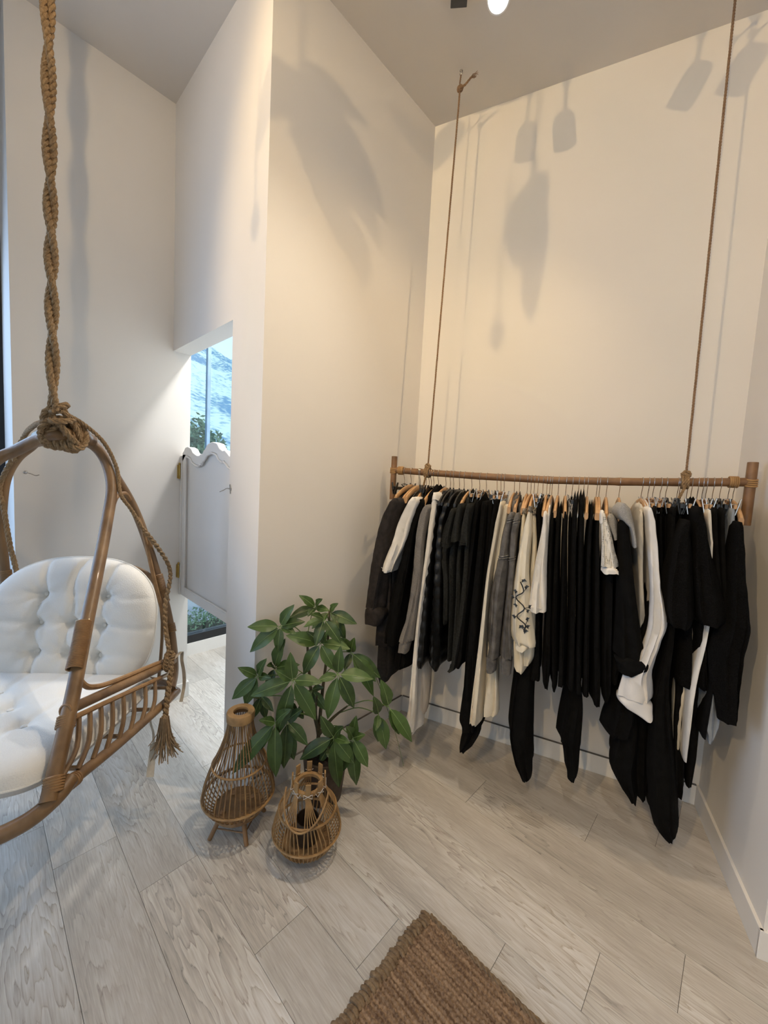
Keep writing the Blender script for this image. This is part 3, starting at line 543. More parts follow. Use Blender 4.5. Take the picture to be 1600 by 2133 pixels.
GARMENTS = [
 (0.057, 'clip_black', 'trousers', 'trousers', 'charcoal elastic-waist trousers clipped to the first hanger at the left end of the rail', 'charcoal', [('body', 0.14, 0.3, [(1.437, 0.1, 0.137), (1.258, 0.061, 0.111), (0.997, 0.032, 0.099), (0.623, 0.005, 0.088), (0.458, -0.003, 0.081), (0.394, 0.027, 0.062)], {'band': 0.035})]),
 (0.097, 'wood', 'shirt', 'shirt', 'charcoal long-sleeved shirt with buttoned cuff, nearest the left wall', 'charcoal_warm', [('body', 0.17, 0.36, [(1.421, 0.076, 0.124), (1.258, 0.025, 0.096), (1.0, 0.001, 0.079), (0.618, -0.012, 0.085)], {'rise': 0.05}), ('sleeve', 0.24, 0.11, [(1.418, 0.08, 0.148), (1.339, 0.045, 0.116), (1.239, 0.016, 0.091), (1.062, -0.013, 0.069), (0.836, -0.028, 0.049)], {'round': 1}), ('cuff', 0.245, 0.12, [(0.839, -0.037, 0.071), (0.795, -0.043, 0.073), (0.746, -0.043, 0.049)], {'round': 1})]),
 (0.144, 'wood', 'shirt', 'shirt', 'white short-sleeved shirt on pale wooden hanger near the left end', 'white', [('body', 0.16, 0.34, [(1.417, 0.178, 0.209), (1.267, 0.145, 0.182), (1.015, 0.14, 0.172), (0.785, 0.138, 0.175)], {'rise': 0.05}), ('sleeve', 0.25, 0.12, [(1.43, 0.182, 0.236), (1.372, 0.155, 0.215), (1.298, 0.121, 0.19), (1.2, 0.093, 0.165), (1.041, 0.048, 0.107)], {'round': 1, 'hem': 1})]),
 (0.15, 'wood', 'sweater', 'sweater', 'black long-sleeved top just right of the short white sleeve', 'black', [('body', 0.16, 0.36, [(1.429, 0.214, 0.244), (1.27, 0.177, 0.208), (1.017, 0.15, 0.188), (0.642, 0.125, 0.184), (0.504, 0.127, 0.171)], {'rise': 0.05}), ('sleeve', 0.22, 0.1, [(1.421, 0.216, 0.255), (1.275, 0.169, 0.215), (1.028, 0.127, 0.184), (0.773, 0.094, 0.169), (0.657, 0.085, 0.165)], {'round': 1})]),
 (0.186, 'plastic_black', 'top', 'top', 'black top with white neck label showing, left of the grey sweater', 'black', [('body', 0.17, 0.36, [(1.451, 0.249, 0.284), (1.348, 0.212, 0.248), (1.024, 0.181, 0.217), (0.653, 0.167, 0.204), (0.528, 0.152, 0.195)], {'rise': 0.05}), ('neck_label', 0.06, 0.02, [(1.487, 0.195, 0.211), (1.457, 0.197, 0.21)], {'mat': 'white'})]),
 (0.201, 'wood', 'sweater', 'sweater', 'heather grey knitted sweater with long ribbed-cuff sleeve', 'heather', [('body', 0.17, 0.34, [(1.387, 0.251, 0.275), (1.228, 0.235, 0.261), (1.03, 0.222, 0.253), (0.726, 0.21, 0.236)], {'rise': 0.05}), ('sleeve', 0.23, 0.11, [(1.396, 0.253, 0.29), (1.348, 0.232, 0.278), (1.234, 0.217, 0.261), (1.042, 0.209, 0.259), (0.819, 0.194, 0.238), (0.695, 0.165, 0.225)], {'round': 1}), ('cuff', 0.232, 0.09, [(0.695, 0.166, 0.218), (0.633, 0.162, 0.206)], {'round': 1})]),
 (0.213, 'clip_black', 'trousers', 'trousers', 'long white trousers with visible waistband right of the grey sweater', 'white', [('leg', 0.2, 0.16, [(1.425, 0.281, 0.315), (1.283, 0.273, 0.304), (1.042, 0.258, 0.288), (0.793, 0.244, 0.269), (0.54, 0.231, 0.265), (0.283, 0.221, 0.276), (0.211, 0.207, 0.28)], {}), ('waistband', 0.205, 0.17, [(1.458, 0.285, 0.309), (1.421, 0.28, 0.319)], {'round': 1})]),
 (0.228, 'clip_black', 'trousers', 'trousers', 'sheer cream trousers with ragged lace hem behind the long white trousers', 'cream_sheer', [('leg', 0.12, 0.16, [(1.443, 0.278, 0.298), (1.023, 0.249, 0.27), (0.765, 0.237, 0.258), (0.507, 0.232, 0.285), (0.296, 0.235, 0.288), (0.226, 0.239, 0.266)], {'ragged': 1})]),
 (0.253, 'wood', 'puffer_jacket', 'jacket', 'black quilted puffer jacket, left of the two', 'puffer', [('body', 0.18, 0.36, [(1.402, 0.29, 0.327), (1.306, 0.272, 0.314), (1.136, 0.26, 0.305), (0.815, 0.245, 0.296), (0.588, 0.242, 0.301), (0.558, 0.257, 0.287)], {'puff': 1, 'rise': 0.05}), ('collar', 0.1, 0.2, [(1.468, 0.298, 0.333), (1.399, 0.272, 0.313)], {'round': 1})]),
 (0.295, 'wood', 'puffer_jacket', 'jacket', 'black quilted puffer jacket, right of the two and left of the charcoal tees', 'puffer', [('body', 0.18, 0.36, [(1.405, 0.336, 0.37), (1.31, 0.314, 0.348), (1.142, 0.305, 0.349), (0.827, 0.306, 0.355), (0.594, 0.314, 0.371), (0.565, 0.334, 0.363)], {'puff': 1, 'rise': 0.05}), ('collar', 0.1, 0.2, [(1.476, 0.343, 0.377), (1.401, 0.313, 0.353)], {'round': 1})]),
 (0.319, 'plastic_black', 'tee_shirt', 't-shirt', 'charcoal short-sleeved tee, first of three beside the puffer jackets', 'charcoal_green', [('body', 0.17, 0.36, [(1.427, 0.385, 0.413), (1.169, 0.34, 0.378), (1.027, 0.357, 0.393), (0.811, 0.369, 0.403)], {'rise': 0.05}), ('sleeve', 0.25, 0.13, [(1.389, 0.391, 0.42), (1.298, 0.368, 0.405), (1.205, 0.35, 0.396)], {'round': 1, 'hem': 1, 'open': 1})]),
 (0.337, 'plastic_black', 'tee_shirt', 't-shirt', 'charcoal short-sleeved tee, middle one of three beside the puffer jackets', 'charcoal_green', [('body', 0.17, 0.36, [(1.434, 0.417, 0.436), (1.173, 0.378, 0.412), (0.937, 0.395, 0.423), (0.622, 0.406, 0.435)], {'rise': 0.05}), ('sleeve', 0.25, 0.13, [(1.414, 0.421, 0.45), (1.326, 0.407, 0.443), (1.238, 0.397, 0.442)], {'round': 1, 'hem': 1, 'open': 1})]),
 (0.368, 'plastic_black', 'tee_shirt', 't-shirt', 'charcoal short-sleeved tee, third of three beside the puffer jackets', 'charcoal_green', [('body', 0.17, 0.36, [(1.44, 0.44, 0.468), (1.178, 0.416, 0.444), (0.942, 0.423, 0.452), (0.601, 0.42, 0.451)], {'rise': 0.05}), ('sleeve', 0.25, 0.13, [(1.417, 0.461, 0.489), (1.319, 0.449, 0.484), (1.221, 0.441, 0.486)], {'round': 1, 'hem': 1, 'open': 1})]),
 (0.393, 'plastic_black', 'top', 'top', 'charcoal long top right of the three charcoal tees', 'charcoal_green', [('body', 0.2, 0.38, [(1.402, 0.468, 0.493), (1.302, 0.457, 0.484), (1.072, 0.455, 0.487), (0.837, 0.444, 0.485), (0.606, 0.436, 0.464), (0.581, 0.418, 0.442)], {'rise': 0.05})]),
 (0.433, 'wood', 'top', 'top', 'black plain top on tilted wooden hanger right of the charcoal tops', 'black', [('body', 0.19, 0.38, [(1.428, 0.491, 0.52), (1.303, 0.482, 0.511), (1.073, 0.475, 0.505), (0.668, 0.453, 0.499), (0.614, 0.449, 0.489)], {'rise': 0.05})]),
 (0.474, 'clip_wood', 'trousers', 'trousers', 'long black wide trousers ending in a pointed hem left of cream trousers', 'black', [('leg', 0.2, 0.22, [(1.431, 0.519, 0.55), (1.081, 0.511, 0.551), (0.614, 0.499, 0.556), (0.373, 0.49, 0.559), (0.312, 0.49, 0.563)], {})]),
 (0.507, 'clip_wood', 'trousers', 'trousers', 'longest black wide trousers with slanted hem left of cream trousers', 'black', [('leg', 0.16, 0.22, [(1.438, 0.542, 0.573), (1.078, 0.542, 0.577), (0.604, 0.535, 0.576), (0.31, 0.514, 0.59), (0.228, 0.5, 0.561), (0.171, 0.491, 0.522)], {})]),
 (0.56, 'clip_black', 'trousers', 'trousers', 'narrow black trousers directly left of the cream trousers', 'black', [('leg', 0.18, 0.2, [(1.445, 0.576, 0.597), (1.356, 0.569, 0.593), (1.083, 0.559, 0.581), (0.613, 0.541, 0.575)], {})]),
 (0.579, 'clip_wood', 'trousers', 'trousers', 'cream trousers with narrow long leg, left one of the cream pair', 'cream', [('leg', 0.21, 0.16, [(1.436, 0.607, 0.621), (1.338, 0.593, 0.616), (1.091, 0.573, 0.594), (0.748, 0.56, 0.589), (0.364, 0.549, 0.59)], {})]),
 (0.594, 'clip_wood', 'trousers', 'trousers', 'cream trousers with broad flat leg, right one of the cream pair', 'cream', [('leg', 0.17, 0.16, [(1.421, 0.617, 0.646), (1.37, 0.612, 0.644), (1.246, 0.598, 0.628), (0.973, 0.592, 0.626), (0.625, 0.591, 0.646), (0.436, 0.584, 0.662), (0.406, 0.591, 0.651)], {})]),
 (0.643, 'wood', 'denim_jacket', 'jacket', 'washed grey denim jacket, left of the two with the fuller sleeve', 'denim', [('body', 0.17, 0.36, [(1.439, 0.651, 0.68), (1.317, 0.635, 0.665), (1.181, 0.603, 0.654), (0.973, 0.583, 0.635), (0.788, 0.583, 0.64), (0.661, 0.593, 0.645)], {'rise': 0.05}), ('sleeve', 0.25, 0.1, [(1.393, 0.653, 0.683), (1.303, 0.639, 0.668), (1.152, 0.622, 0.667), (1.02, 0.607, 0.66), (0.822, 0.613, 0.654), (0.727, 0.611, 0.653)], {'round': 1, 'seam': 1}), ('cuff', 0.252, 0.1, [(0.727, 0.603, 0.653), (0.659, 0.608, 0.65)], {'round': 1}), ('collar', 0.12, 0.22, [(1.467, 0.656, 0.679), (1.415, 0.643, 0.677)], {'round': 1})]),
 (0.667, 'wood', 'denim_jacket', 'jacket', 'washed grey denim jacket, right of the two beside the cream blouses', 'denim', [('body', 0.17, 0.36, [(1.413, 0.687, 0.707), (1.21, 0.669, 0.694), (0.986, 0.665, 0.69), (0.781, 0.663, 0.697)], {'rise': 0.05}), ('sleeve', 0.245, 0.1, [(1.391, 0.676, 0.708), (1.306, 0.667, 0.699), (1.114, 0.669, 0.698), (0.897, 0.665, 0.698), (0.735, 0.665, 0.714)], {'round': 1, 'seam': 1}), ('cuff', 0.247, 0.1, [(0.736, 0.663, 0.716), (0.666, 0.671, 0.718)], {'round': 1}), ('collar', 0.12, 0.2, [(1.433, 0.675, 0.701), (1.388, 0.666, 0.696)], {'round': 1})]),
 (0.703, 'wood', 'blouse', 'blouse', 'cream blouse with balloon sleeve, left of the embroidered one', 'cream_soft', [('body', 0.14, 0.32, [(1.396, 0.706, 0.724), (1.21, 0.708, 0.728), (0.874, 0.721, 0.746)], {'rise': 0.05}), ('sleeve', 0.22, 0.12, [(1.391, 0.706, 0.725), (1.286, 0.706, 0.726), (1.007, 0.711, 0.735), (0.812, 0.714, 0.758), (0.705, 0.727, 0.775), (0.676, 0.739, 0.769)], {'round': 1}), ('neck_trim', 0.225, 0.1, [(1.407, 0.707, 0.729), (1.392, 0.706, 0.728)], {'mat': 'trim', 'round': 1})]),
 (0.72, 'wood', 'blouse', 'blouse', 'cream blouse with black floral embroidery on the balloon sleeve', 'cream_soft', [('body', 0.15, 0.32, [(1.411, 0.726, 0.742), (1.214, 0.729, 0.749), (0.882, 0.743, 0.767)], {'rise': 0.05}), ('sleeve', 0.27, 0.13, [(1.404, 0.733, 0.75), (1.335, 0.723, 0.757), (1.169, 0.707, 0.759), (0.959, 0.697, 0.782), (0.855, 0.701, 0.802), (0.823, 0.716, 0.805)], {'round': 1, 'emb': 1}), ('cuff', 0.272, 0.11, [(0.824, 0.72, 0.803), (0.797, 0.728, 0.768)], {'round': 1}), ('neck_trim', 0.275, 0.1, [(1.423, 0.734, 0.749), (1.405, 0.733, 0.75)], {'mat': 'trim', 'round': 1})]),
 (0.735, 'wood', 'blouse', 'blouse', 'cream blouse right of the embroidered one, lowest hanging sleeve of three', 'cream_soft', [('body', 0.15, 0.32, [(1.399, 0.745, 0.759), (1.218, 0.757, 0.774), (0.885, 0.763, 0.783)], {'rise': 0.05}), ('sleeve', 0.21, 0.12, [(1.39, 0.747, 0.764), (1.269, 0.758, 0.777), (1.014, 0.758, 0.79), (0.841, 0.764, 0.799), (0.752, 0.755, 0.802), (0.712, 0.762, 0.793)], {'round': 1}), ('neck_trim', 0.215, 0.1, [(1.405, 0.744, 0.763), (1.39, 0.745, 0.764)], {'mat': 'trim', 'round': 1})]),
 (0.751, 'clip_wood', 'trousers', 'trousers', 'black trousers on clips between the cream blouses and the white tee', 'black', [('leg', 0.18, 0.26, [(1.44, 0.758, 0.782), (1.118, 0.78, 0.803), (0.792, 0.794, 0.825), (0.636, 0.79, 0.833)], {'band': 0.03})]),
 (0.774, 'clip_black', 'dress', 'dress', 'long black dress hanging below the white tee almost to the floor', 'black', [('skirt', 0.15, 0.26, [(1.415, 0.782, 0.792), (1.002, 0.783, 0.815), (0.774, 0.745, 0.82), (0.656, 0.723, 0.809), (0.352, 0.714, 0.82), (0.284, 0.725, 0.825), (0.205, 0.749, 0.828), (0.148, 0.783, 0.833), (0.128, 0.797, 0.822)], {})]),
 (0.791, 'wood', 'tee_shirt', 't-shirt', 'white tee with wide sleeve in the middle of the rail', 'white', [('body', 0.16, 0.34, [(1.404, 0.795, 0.809), (1.224, 0.794, 0.818), (0.985, 0.797, 0.825)], {'rise': 0.05}), ('sleeve', 0.25, 0.12, [(1.408, 0.794, 0.81), (1.34, 0.794, 0.818), (1.154, 0.774, 0.823), (0.976, 0.753, 0.83)], {'round': 1, 'hem': 1})]),
 (0.804, 'plastic_black', 'tee_shirt', 't-shirt', 'plain white top just right of the wide-sleeved white tee', 'white', [('body', 0.21, 0.36, [(1.424, 0.809, 0.821), (1.337, 0.809, 0.824), (1.128, 0.812, 0.828)], {'rise': 0.05})]),
 (0.814, 'wood', 'sweater', 'sweater', 'plain black sweater on wooden hanger, first one right of the white tops', 'black', [('body', 0.2, 0.38, [(1.404, 0.82, 0.839), (1.129, 0.827, 0.854), (0.703, 0.842, 0.876), (0.625, 0.852, 0.875)], {'rise': 0.05})]),
 (0.841, 'wood', 'sweater', 'sweater', 'plain black sweater on wooden hanger, second one right of the white tops', 'black', [('body', 0.2, 0.38, [(1.406, 0.843, 0.863), (0.923, 0.863, 0.891), (0.642, 0.882, 0.908), (0.619, 0.89, 0.903)], {'rise': 0.05})]),
 (0.873, 'wood', 'top', 'top', 'plain black top on wooden hanger, third one right of the white tops', 'black', [('body', 0.2, 0.38, [(1.412, 0.869, 0.889), (0.93, 0.895, 0.923), (0.647, 0.913, 0.94)], {'rise': 0.05})]),
 (0.9, 'clip_black', 'dress', 'dress', 'narrow long black dress right of the middle, hanging to the skirting', 'black', [('skirt', 0.15, 0.24, [(1.403, 0.895, 0.906), (0.92, 0.928, 0.947), (0.624, 0.945, 1.008), (0.368, 0.933, 1.02), (0.355, 0.952, 1.019), (0.251, 0.974, 1.023), (0.215, 0.979, 1.02), (0.205, 0.999, 1.017)], {})]),
 (0.926, 'plastic_clear', 'sweater', 'sweater', 'black sweater on left one of two clear plastic hangers', 'black', [('body', 0.2, 0.38, [(1.456, 0.907, 0.927), (1.245, 0.912, 0.937), (0.937, 0.93, 0.957), (0.648, 0.947, 0.976)], {'rise': 0.05})]),
 (0.947, 'plastic_clear', 'sweater', 'sweater', 'black sweater on right one of two clear plastic hangers', 'black', [('body', 0.2, 0.38, [(1.465, 0.93, 0.951), (1.249, 0.941, 0.966), (0.944, 0.963, 0.988), (0.64, 0.981, 1.006)], {'rise': 0.05})]),
 (0.963, 'wood', 'cardigan', 'cardigan', 'black cardigan on wooden hanger right of the clear plastic hangers', 'black', [('body', 0.2, 0.38, [(1.421, 0.971, 0.986), (1.253, 0.973, 0.994), (0.95, 0.991, 1.016), (0.636, 1.01, 1.037)], {'rise': 0.05})]),
 (1.0, 'wood', 'cardigan', 'cardigan', 'black cardigan directly left of the white mesh knit', 'black', [('body', 0.2, 0.38, [(1.383, 0.997, 1.012), (1.256, 1.001, 1.025), (0.957, 1.021, 1.05), (0.609, 1.044, 1.077)], {'rise': 0.05})]),
 (1.011, 'wood', 'knit_top', 'top', 'white open-mesh knit top with plain white cuff', 'mesh', [('sleeve', 0.27, 0.08, [(1.43, 1.003, 1.02), (1.345, 1.014, 1.047), (1.271, 1.022, 1.066), (1.208, 1.029, 1.084)], {'round': 1}), ('cuff', 0.272, 0.085, [(1.208, 1.029, 1.086), (1.184, 1.031, 1.089)], {'mat': 'white', 'round': 1}), ('shoulder_band', 0.272, 0.08, [(1.43, 1.003, 1.018), (1.381, 1.007, 1.019)], {'mat': 'white', 'round': 1})]),
 (1.039, 'wood', 'hoodie', 'hoodie', 'black hoodie with heather grey hood, left of the two', 'black', [('body', 0.19, 0.38, [(1.369, 1.04, 1.064), (1.162, 1.044, 1.085), (0.963, 1.058, 1.102), (0.678, 1.079, 1.117), (0.632, 1.087, 1.107)], {'rise': 0.05}), ('hood', 0.21, 0.2, [(1.415, 1.028, 1.064), (1.39, 1.03, 1.075), (1.362, 1.039, 1.079), (1.315, 1.063, 1.083)], {'mat': 'heather_light', 'round': 1})]),
 (1.089, 'wood', 'hoodie', 'hoodie', 'black hoodie with large pale grey hood and flared cuff', 'black', [('body', 0.18, 0.36, [(1.401, 1.079, 1.105), (1.168, 1.093, 1.136), (0.971, 1.103, 1.166), (0.762, 1.094, 1.138), (0.709, 1.105, 1.132)], {'rise': 0.05}), ('sleeve', 0.25, 0.12, [(1.398, 1.072, 1.11), (1.257, 1.084, 1.132), (1.089, 1.099, 1.159), (0.938, 1.109, 1.185), (0.851, 1.111, 1.205)], {'round': 1}), ('cuff', 0.255, 0.13, [(0.855, 1.107, 1.222), (0.84, 1.105, 1.228), (0.814, 1.117, 1.228), (0.789, 1.122, 1.182)], {'round': 1}), ('hood', 0.27, 0.2, [(1.464, 1.062, 1.095), (1.444, 1.056, 1.107), (1.411, 1.061, 1.116), (1.373, 1.105, 1.125), (1.3, 1.123, 1.138)], {'mat': 'heather_light', 'round': 1})]),
 (1.172, 'wood', 'blouse', 'blouse', 'off-white blouse with upright collar, left of the white billow-sleeved shirt', 'offwhite', [('body', 0.17, 0.34, [(1.433, 1.143, 1.166), (1.33, 1.148, 1.175), (1.175, 1.163, 1.186), (0.981, 1.184, 1.21), (0.865, 1.204, 1.23)], {'rise': 0.04}), ('collar', 0.12, 0.14, [(1.463, 1.141, 1.168), (1.428, 1.149, 1.176)], {'round': 1})]),
 (1.196, 'clip_wood', 'shirt', 'shirt', 'white shirt with long billowing sleeve and deep cuff', 'white_shirt', [('body', 0.16, 0.3, [(1.454, 1.166, 1.188), (1.399, 1.174, 1.196), (1.275, 1.192, 1.214), (0.985, 1.221, 1.244), (0.786, 1.23, 1.252)], {'rise': 0.03}), ('sleeve', 0.24, 0.12, [(1.453, 1.16, 1.18), (1.404, 1.167, 1.196), (1.286, 1.183, 1.218), (1.14, 1.202, 1.24), (1.058, 1.207, 1.262), (0.993, 1.208, 1.27), (0.934, 1.201, 1.258), (0.863, 1.185, 1.246), (0.79, 1.153, 1.237), (0.731, 1.144, 1.247), (0.688, 1.14, 1.252)], {'round': 1}), ('cuff', 0.245, 0.13, [(0.69, 1.137, 1.253), (0.663, 1.135, 1.255), (0.646, 1.156, 1.255), (0.622, 1.225, 1.257)], {'round': 1})]),
 (1.213, 'clip_wood', 'trousers', 'trousers', 'black wide trousers farthest left below the billowing white cuff', 'black', [('leg', 0.19, 0.22, [(1.453, 1.19, 1.204), (1.09, 1.207, 1.238), (0.72, 1.138, 1.204), (0.572, 1.114, 1.2), (0.501, 1.101, 1.189), (0.486, 1.11, 1.167)], {}), ('waistband', 0.194, 0.226, [(1.46, 1.187, 1.204), (1.431, 1.188, 1.207)], {'round': 1})]),
 (1.239, 'clip_wood', 'trousers', 'trousers', 'black flared trousers with hem rounding towards the skirting board', 'black', [('leg', 0.15, 0.22, [(1.45, 1.216, 1.23), (1.085, 1.237, 1.265), (0.668, 1.165, 1.239), (0.437, 1.151, 1.251), (0.334, 1.147, 1.253), (0.255, 1.194, 1.261), (0.205, 1.229, 1.259)], {}), ('waistband', 0.154, 0.226, [(1.457, 1.213, 1.23), (1.427, 1.214, 1.233)], {'round': 1})]),
 (1.259, 'clip_black', 'trousers', 'trousers', 'black trousers with waistband on clips between the flared and the longest pair', 'black', [('leg', 0.11, 0.22, [(1.45, 1.242, 1.255), (0.981, 1.276, 1.302), (0.558, 1.223, 1.284), (0.349, 1.236, 1.296), (0.206, 1.259, 1.299)], {}), ('waistband', 0.114, 0.226, [(1.458, 1.239, 1.255), (1.427, 1.241, 1.258)], {'round': 1})]),
 (1.299, 'clip_black', 'trousers', 'trousers', 'longest black trousers with rounded hem just above the floor', 'black', [('leg', 0.19, 0.22, [(1.454, 1.245, 1.266), (1.007, 1.278, 1.305), (0.714, 1.262, 1.316), (0.424, 1.269, 1.367), (0.229, 1.292, 1.389), (0.162, 1.312, 1.393), (0.134, 1.343, 1.391), (0.126, 1.359, 1.383)], {}), ('waistband', 0.194, 0.226, [(1.461, 1.242, 1.266), (1.432, 1.244, 1.269)], {'round': 1})]),
 (1.306, 'clip_black', 'trousers', 'trousers', 'black trousers clipped left of the right-hand rope knot', 'black', [('leg', 0.13, 0.22, [(1.454, 1.282, 1.298), (0.997, 1.322, 1.346), (0.607, 1.346, 1.392), (0.329, 1.372, 1.415), (0.281, 1.382, 1.413)], {}), ('waistband', 0.134, 0.226, [(1.462, 1.279, 1.297), (1.431, 1.28, 1.3)], {'round': 1})]),
 (1.332, 'clip_wood', 'trousers', 'trousers', 'black trousers clipped just right of the right-hand rope knot', 'black', [('leg', 0.1, 0.22, [(1.455, 1.307, 1.323), (0.994, 1.354, 1.378), (0.745, 1.39, 1.432), (0.486, 1.408, 1.445), (0.322, 1.417, 1.444)], {}), ('waistband', 0.10400000000000001, 0.226, [(1.462, 1.304, 1.323), (1.432, 1.306, 1.325)], {'round': 1})]),
 (1.346, 'wood', 'sweater', 'sweater', 'thick black knitted sweater, left of the two with full sleeves', 'black_knit', [('body', 0.17, 0.34, [(1.431, 1.312, 1.329), (1.2, 1.322, 1.345), (1.012, 1.324, 1.363), (0.76, 1.339, 1.383)], {'rise': 0.05}), ('sleeve', 0.26, 0.13, [(1.416, 1.278, 1.301), (1.353, 1.261, 1.306), (1.282, 1.253, 1.316), (1.174, 1.244, 1.326), (1.066, 1.248, 1.336), (1.016, 1.263, 1.332)], {'round': 1})]),
 (1.367, 'wood', 'sweater', 'sweater', 'thick black knitted sweater, right of the two with full sleeves', 'black_knit', [('body', 0.18, 0.34, [(1.456, 1.328, 1.345), (1.206, 1.349, 1.372), (1.023, 1.369, 1.395), (0.767, 1.387, 1.428)], {'rise': 0.05}), ('sleeve', 0.25, 0.13, [(1.468, 1.307, 1.334), (1.393, 1.314, 1.355), (1.307, 1.321, 1.377), (1.186, 1.332, 1.41), (1.065, 1.344, 1.436), (1.039, 1.356, 1.43)], {'round': 1})]),
 (1.383, 'clip_wood', 'trousers', 'trousers', 'cream trousers whose hem shows below the black sweaters', 'cream', [('leg', 0.13, 0.2, [(1.456, 1.364, 1.372), (1.2, 1.382, 1.4), (1.006, 1.364, 1.394), (0.735, 1.346, 1.386), (0.482, 1.357, 1.391)], {})]),
 (1.395, 'clip_wood', 'trousers', 'trousers', 'white trousers with one narrow leg ending in a point below the sweaters', 'white', [('leg', 0.19, 0.16, [(1.459, 1.357, 1.372), (1.391, 1.366, 1.381), (1.338, 1.377, 1.388), (1.03, 1.392, 1.409), (0.768, 1.371, 1.389), (0.527, 1.376, 1.389), (0.48, 1.379, 1.389), (0.467, 1.383, 1.387)], {})]),
 (1.417, 'clip_black', 'trousers', 'trousers', 'black trousers right of the white pair, left one of two', 'black', [('leg', 0.2, 0.22, [(1.468, 1.371, 1.388), (1.04, 1.423, 1.442), (0.788, 1.427, 1.444), (0.59, 1.42, 1.442)], {})]),
 (1.44, 'clip_black', 'trousers', 'trousers', 'black trousers left of the pale blue-grey pair, right one of two', 'black', [('leg', 0.2, 0.22, [(1.469, 1.392, 1.409), (1.22, 1.416, 1.435), (1.044, 1.442, 1.458), (0.825, 1.449, 1.468)], {})]),
 (1.467, 'clip_wood', 'trousers', 'trousers', 'pale blue-grey trousers near the right end post', 'bluegrey', [('leg', 0.18, 0.18, [(1.468, 1.426, 1.443), (1.397, 1.429, 1.45), (1.22, 1.442, 1.461), (1.04, 1.454, 1.475), (0.811, 1.421, 1.461), (0.698, 1.418, 1.476), (0.633, 1.424, 1.479), (0.596, 1.442, 1.47), (0.568, 1.447, 1.463)], {})]),
 (1.482, 'wood', 'sweater', 'sweater', 'black long-sleeved sweater beside the right end post', 'black_knit', [('body', 0.17, 0.34, [(1.422, 1.455, 1.471), (1.222, 1.469, 1.494), (1.026, 1.483, 1.518), (0.861, 1.485, 1.519)], {'rise': 0.05}), ('sleeve', 0.24, 0.12, [(1.423, 1.432, 1.452), (1.335, 1.433, 1.465), (1.232, 1.434, 1.478), (1.13, 1.436, 1.494), (1.034, 1.432, 1.507), (0.934, 1.417, 1.503), (0.828, 1.43, 1.508), (0.759, 1.448, 1.511), (0.689, 1.46, 1.516)], {'round': 1})]),
]
ORD = 0
for gi, (s, hang, name, cat, label, mt, parts) in enumerate(GARMENTS):
    rnd = random.Random(gi * 13 + 5)
    rows0 = parts[0][3]
    tw = 0
    hl = ({'wood': 'wooden hanger', 'clip_black': 'black plastic clip hanger', 'clip_wood': 'wooden clip hanger', 'plastic_black': 'slim black plastic hanger', 'plastic_clear': 'clear plastic hanger'}[hang] + ' of the ' + label).split()[:16]
    while hl[-1] in ('the', 'of', 'on', 'to', 'and', 'with', 'one', 'its', 'at', 'a', 'right', 'left', 'just', 'just', 'below', 'above'): hl.pop()
    hanger(hang, s, ' '.join(hl), (rnd.uniform(-.05, .05) if s < 1.3 else -.13))
    z0 = max(p[3][0][0] for p in parts)
    r = thing(name, rail_pt(s, 0, z0), label, cat, 'clothes hanging on the rail')
    for p in parts:
        b, R = cloth(p, rnd, mt); pm = p[4].get('mat', mt); pm = 'trim_band' if pm == 'trim' else pm
        part = b.build(p[0], pm, r, ang=85)
        kw = p[4]
        def strip(z, dz, off, m, nm, frac=(0, 1)):   # stitched seam lying on the near face
            (za, a0, a1) = min(R, key=lambda q: abs(q[0] - z)); q = []
            for j in range(9):
                f = j / 8; x = a0 + (a1 - a0) * (frac[0] + (frac[1] - frac[0]) * f); u_ = (2 * f - 1); q.append(rail_pt(x, p[1] + .004 - .02 * abs(u_) ** 3, z + dz * f))
            MB().tube(q, off, 5).build(nm, m, part)
        if kw.get('hem') : strip(R[-1][0] + .02, 0, .0012, pm, 'hem_seam')
        if kw.get('seam'):
            for zz in (R[0][0] - .035, R[0][0] - .045, R[0][0] - .20, R[0][0] - .21): strip(zz, .01, .0022, 'denim_thread', 'seam')
        if kw.get('emb'):
            # black floral sprig up the outside of the sleeve
            E = [(-.005, -.30), (.012, -.335), (-.012, -.375), (.015, -.42), (-.008, -.465), (.012, -.505)]; zt = R[0][0]; bb = MB()
            def ep(x, dz):
                (za, a0, a1) = min(R, key=lambda q: abs(q[0] - (zt + dz - .055))); return rail_pt((a0 + a1) / 2 + x * 1.15, p[1] + .014, zt + dz - .055)
            nodes = [ep(-.002, -.245), ep(.010, -.285), ep(-.016, -.315), ep(.016, -.355), ep(-.010, -.395), ep(.018, -.425), ep(.012, -.45)]
            bb.tube(smooth_path(nodes, 4), .0026, 5)
            for (x, dz, sc) in ((.010, -.240, 1), (.022, -.265, 1), (-.020, -.290, .9), (-.030, -.315, .9), (-.018, -.350, .9), (.036, -.345, .9), (.030, -.365, .8), (-.022, -.400, .9), (.030, -.400, .9), (.006, -.440, 1.1), (.030, -.432, .9), (.020, -.455, 1)):
                c = ep(x, dz); vs = [c - N * .003]; 
                for j in range(7):
                    a = -.3 + j * .62 + x * 40; rr_ = .0120 * sc * (1 if j % 2 == 0 else .72); vs.append(c + U * math.cos(a) * rr_ + Vector((0, 0, 1)) * math.sin(a) * rr_ - N * .001)
                vs.append(c + N * .006); bb.add(vs, [(0, j, j + 1) for j in range(1, 7)] + [(8, j + 1, j) for j in range(1, 7)] + [(0, 7, 8), (8, 1, 0)])
                bb.tube([c, min(nodes, key=lambda q: (q - c).length)], .0011, 4)
            bb.build('embroidery', 'plastic_black', part, label='black floral embroidery')
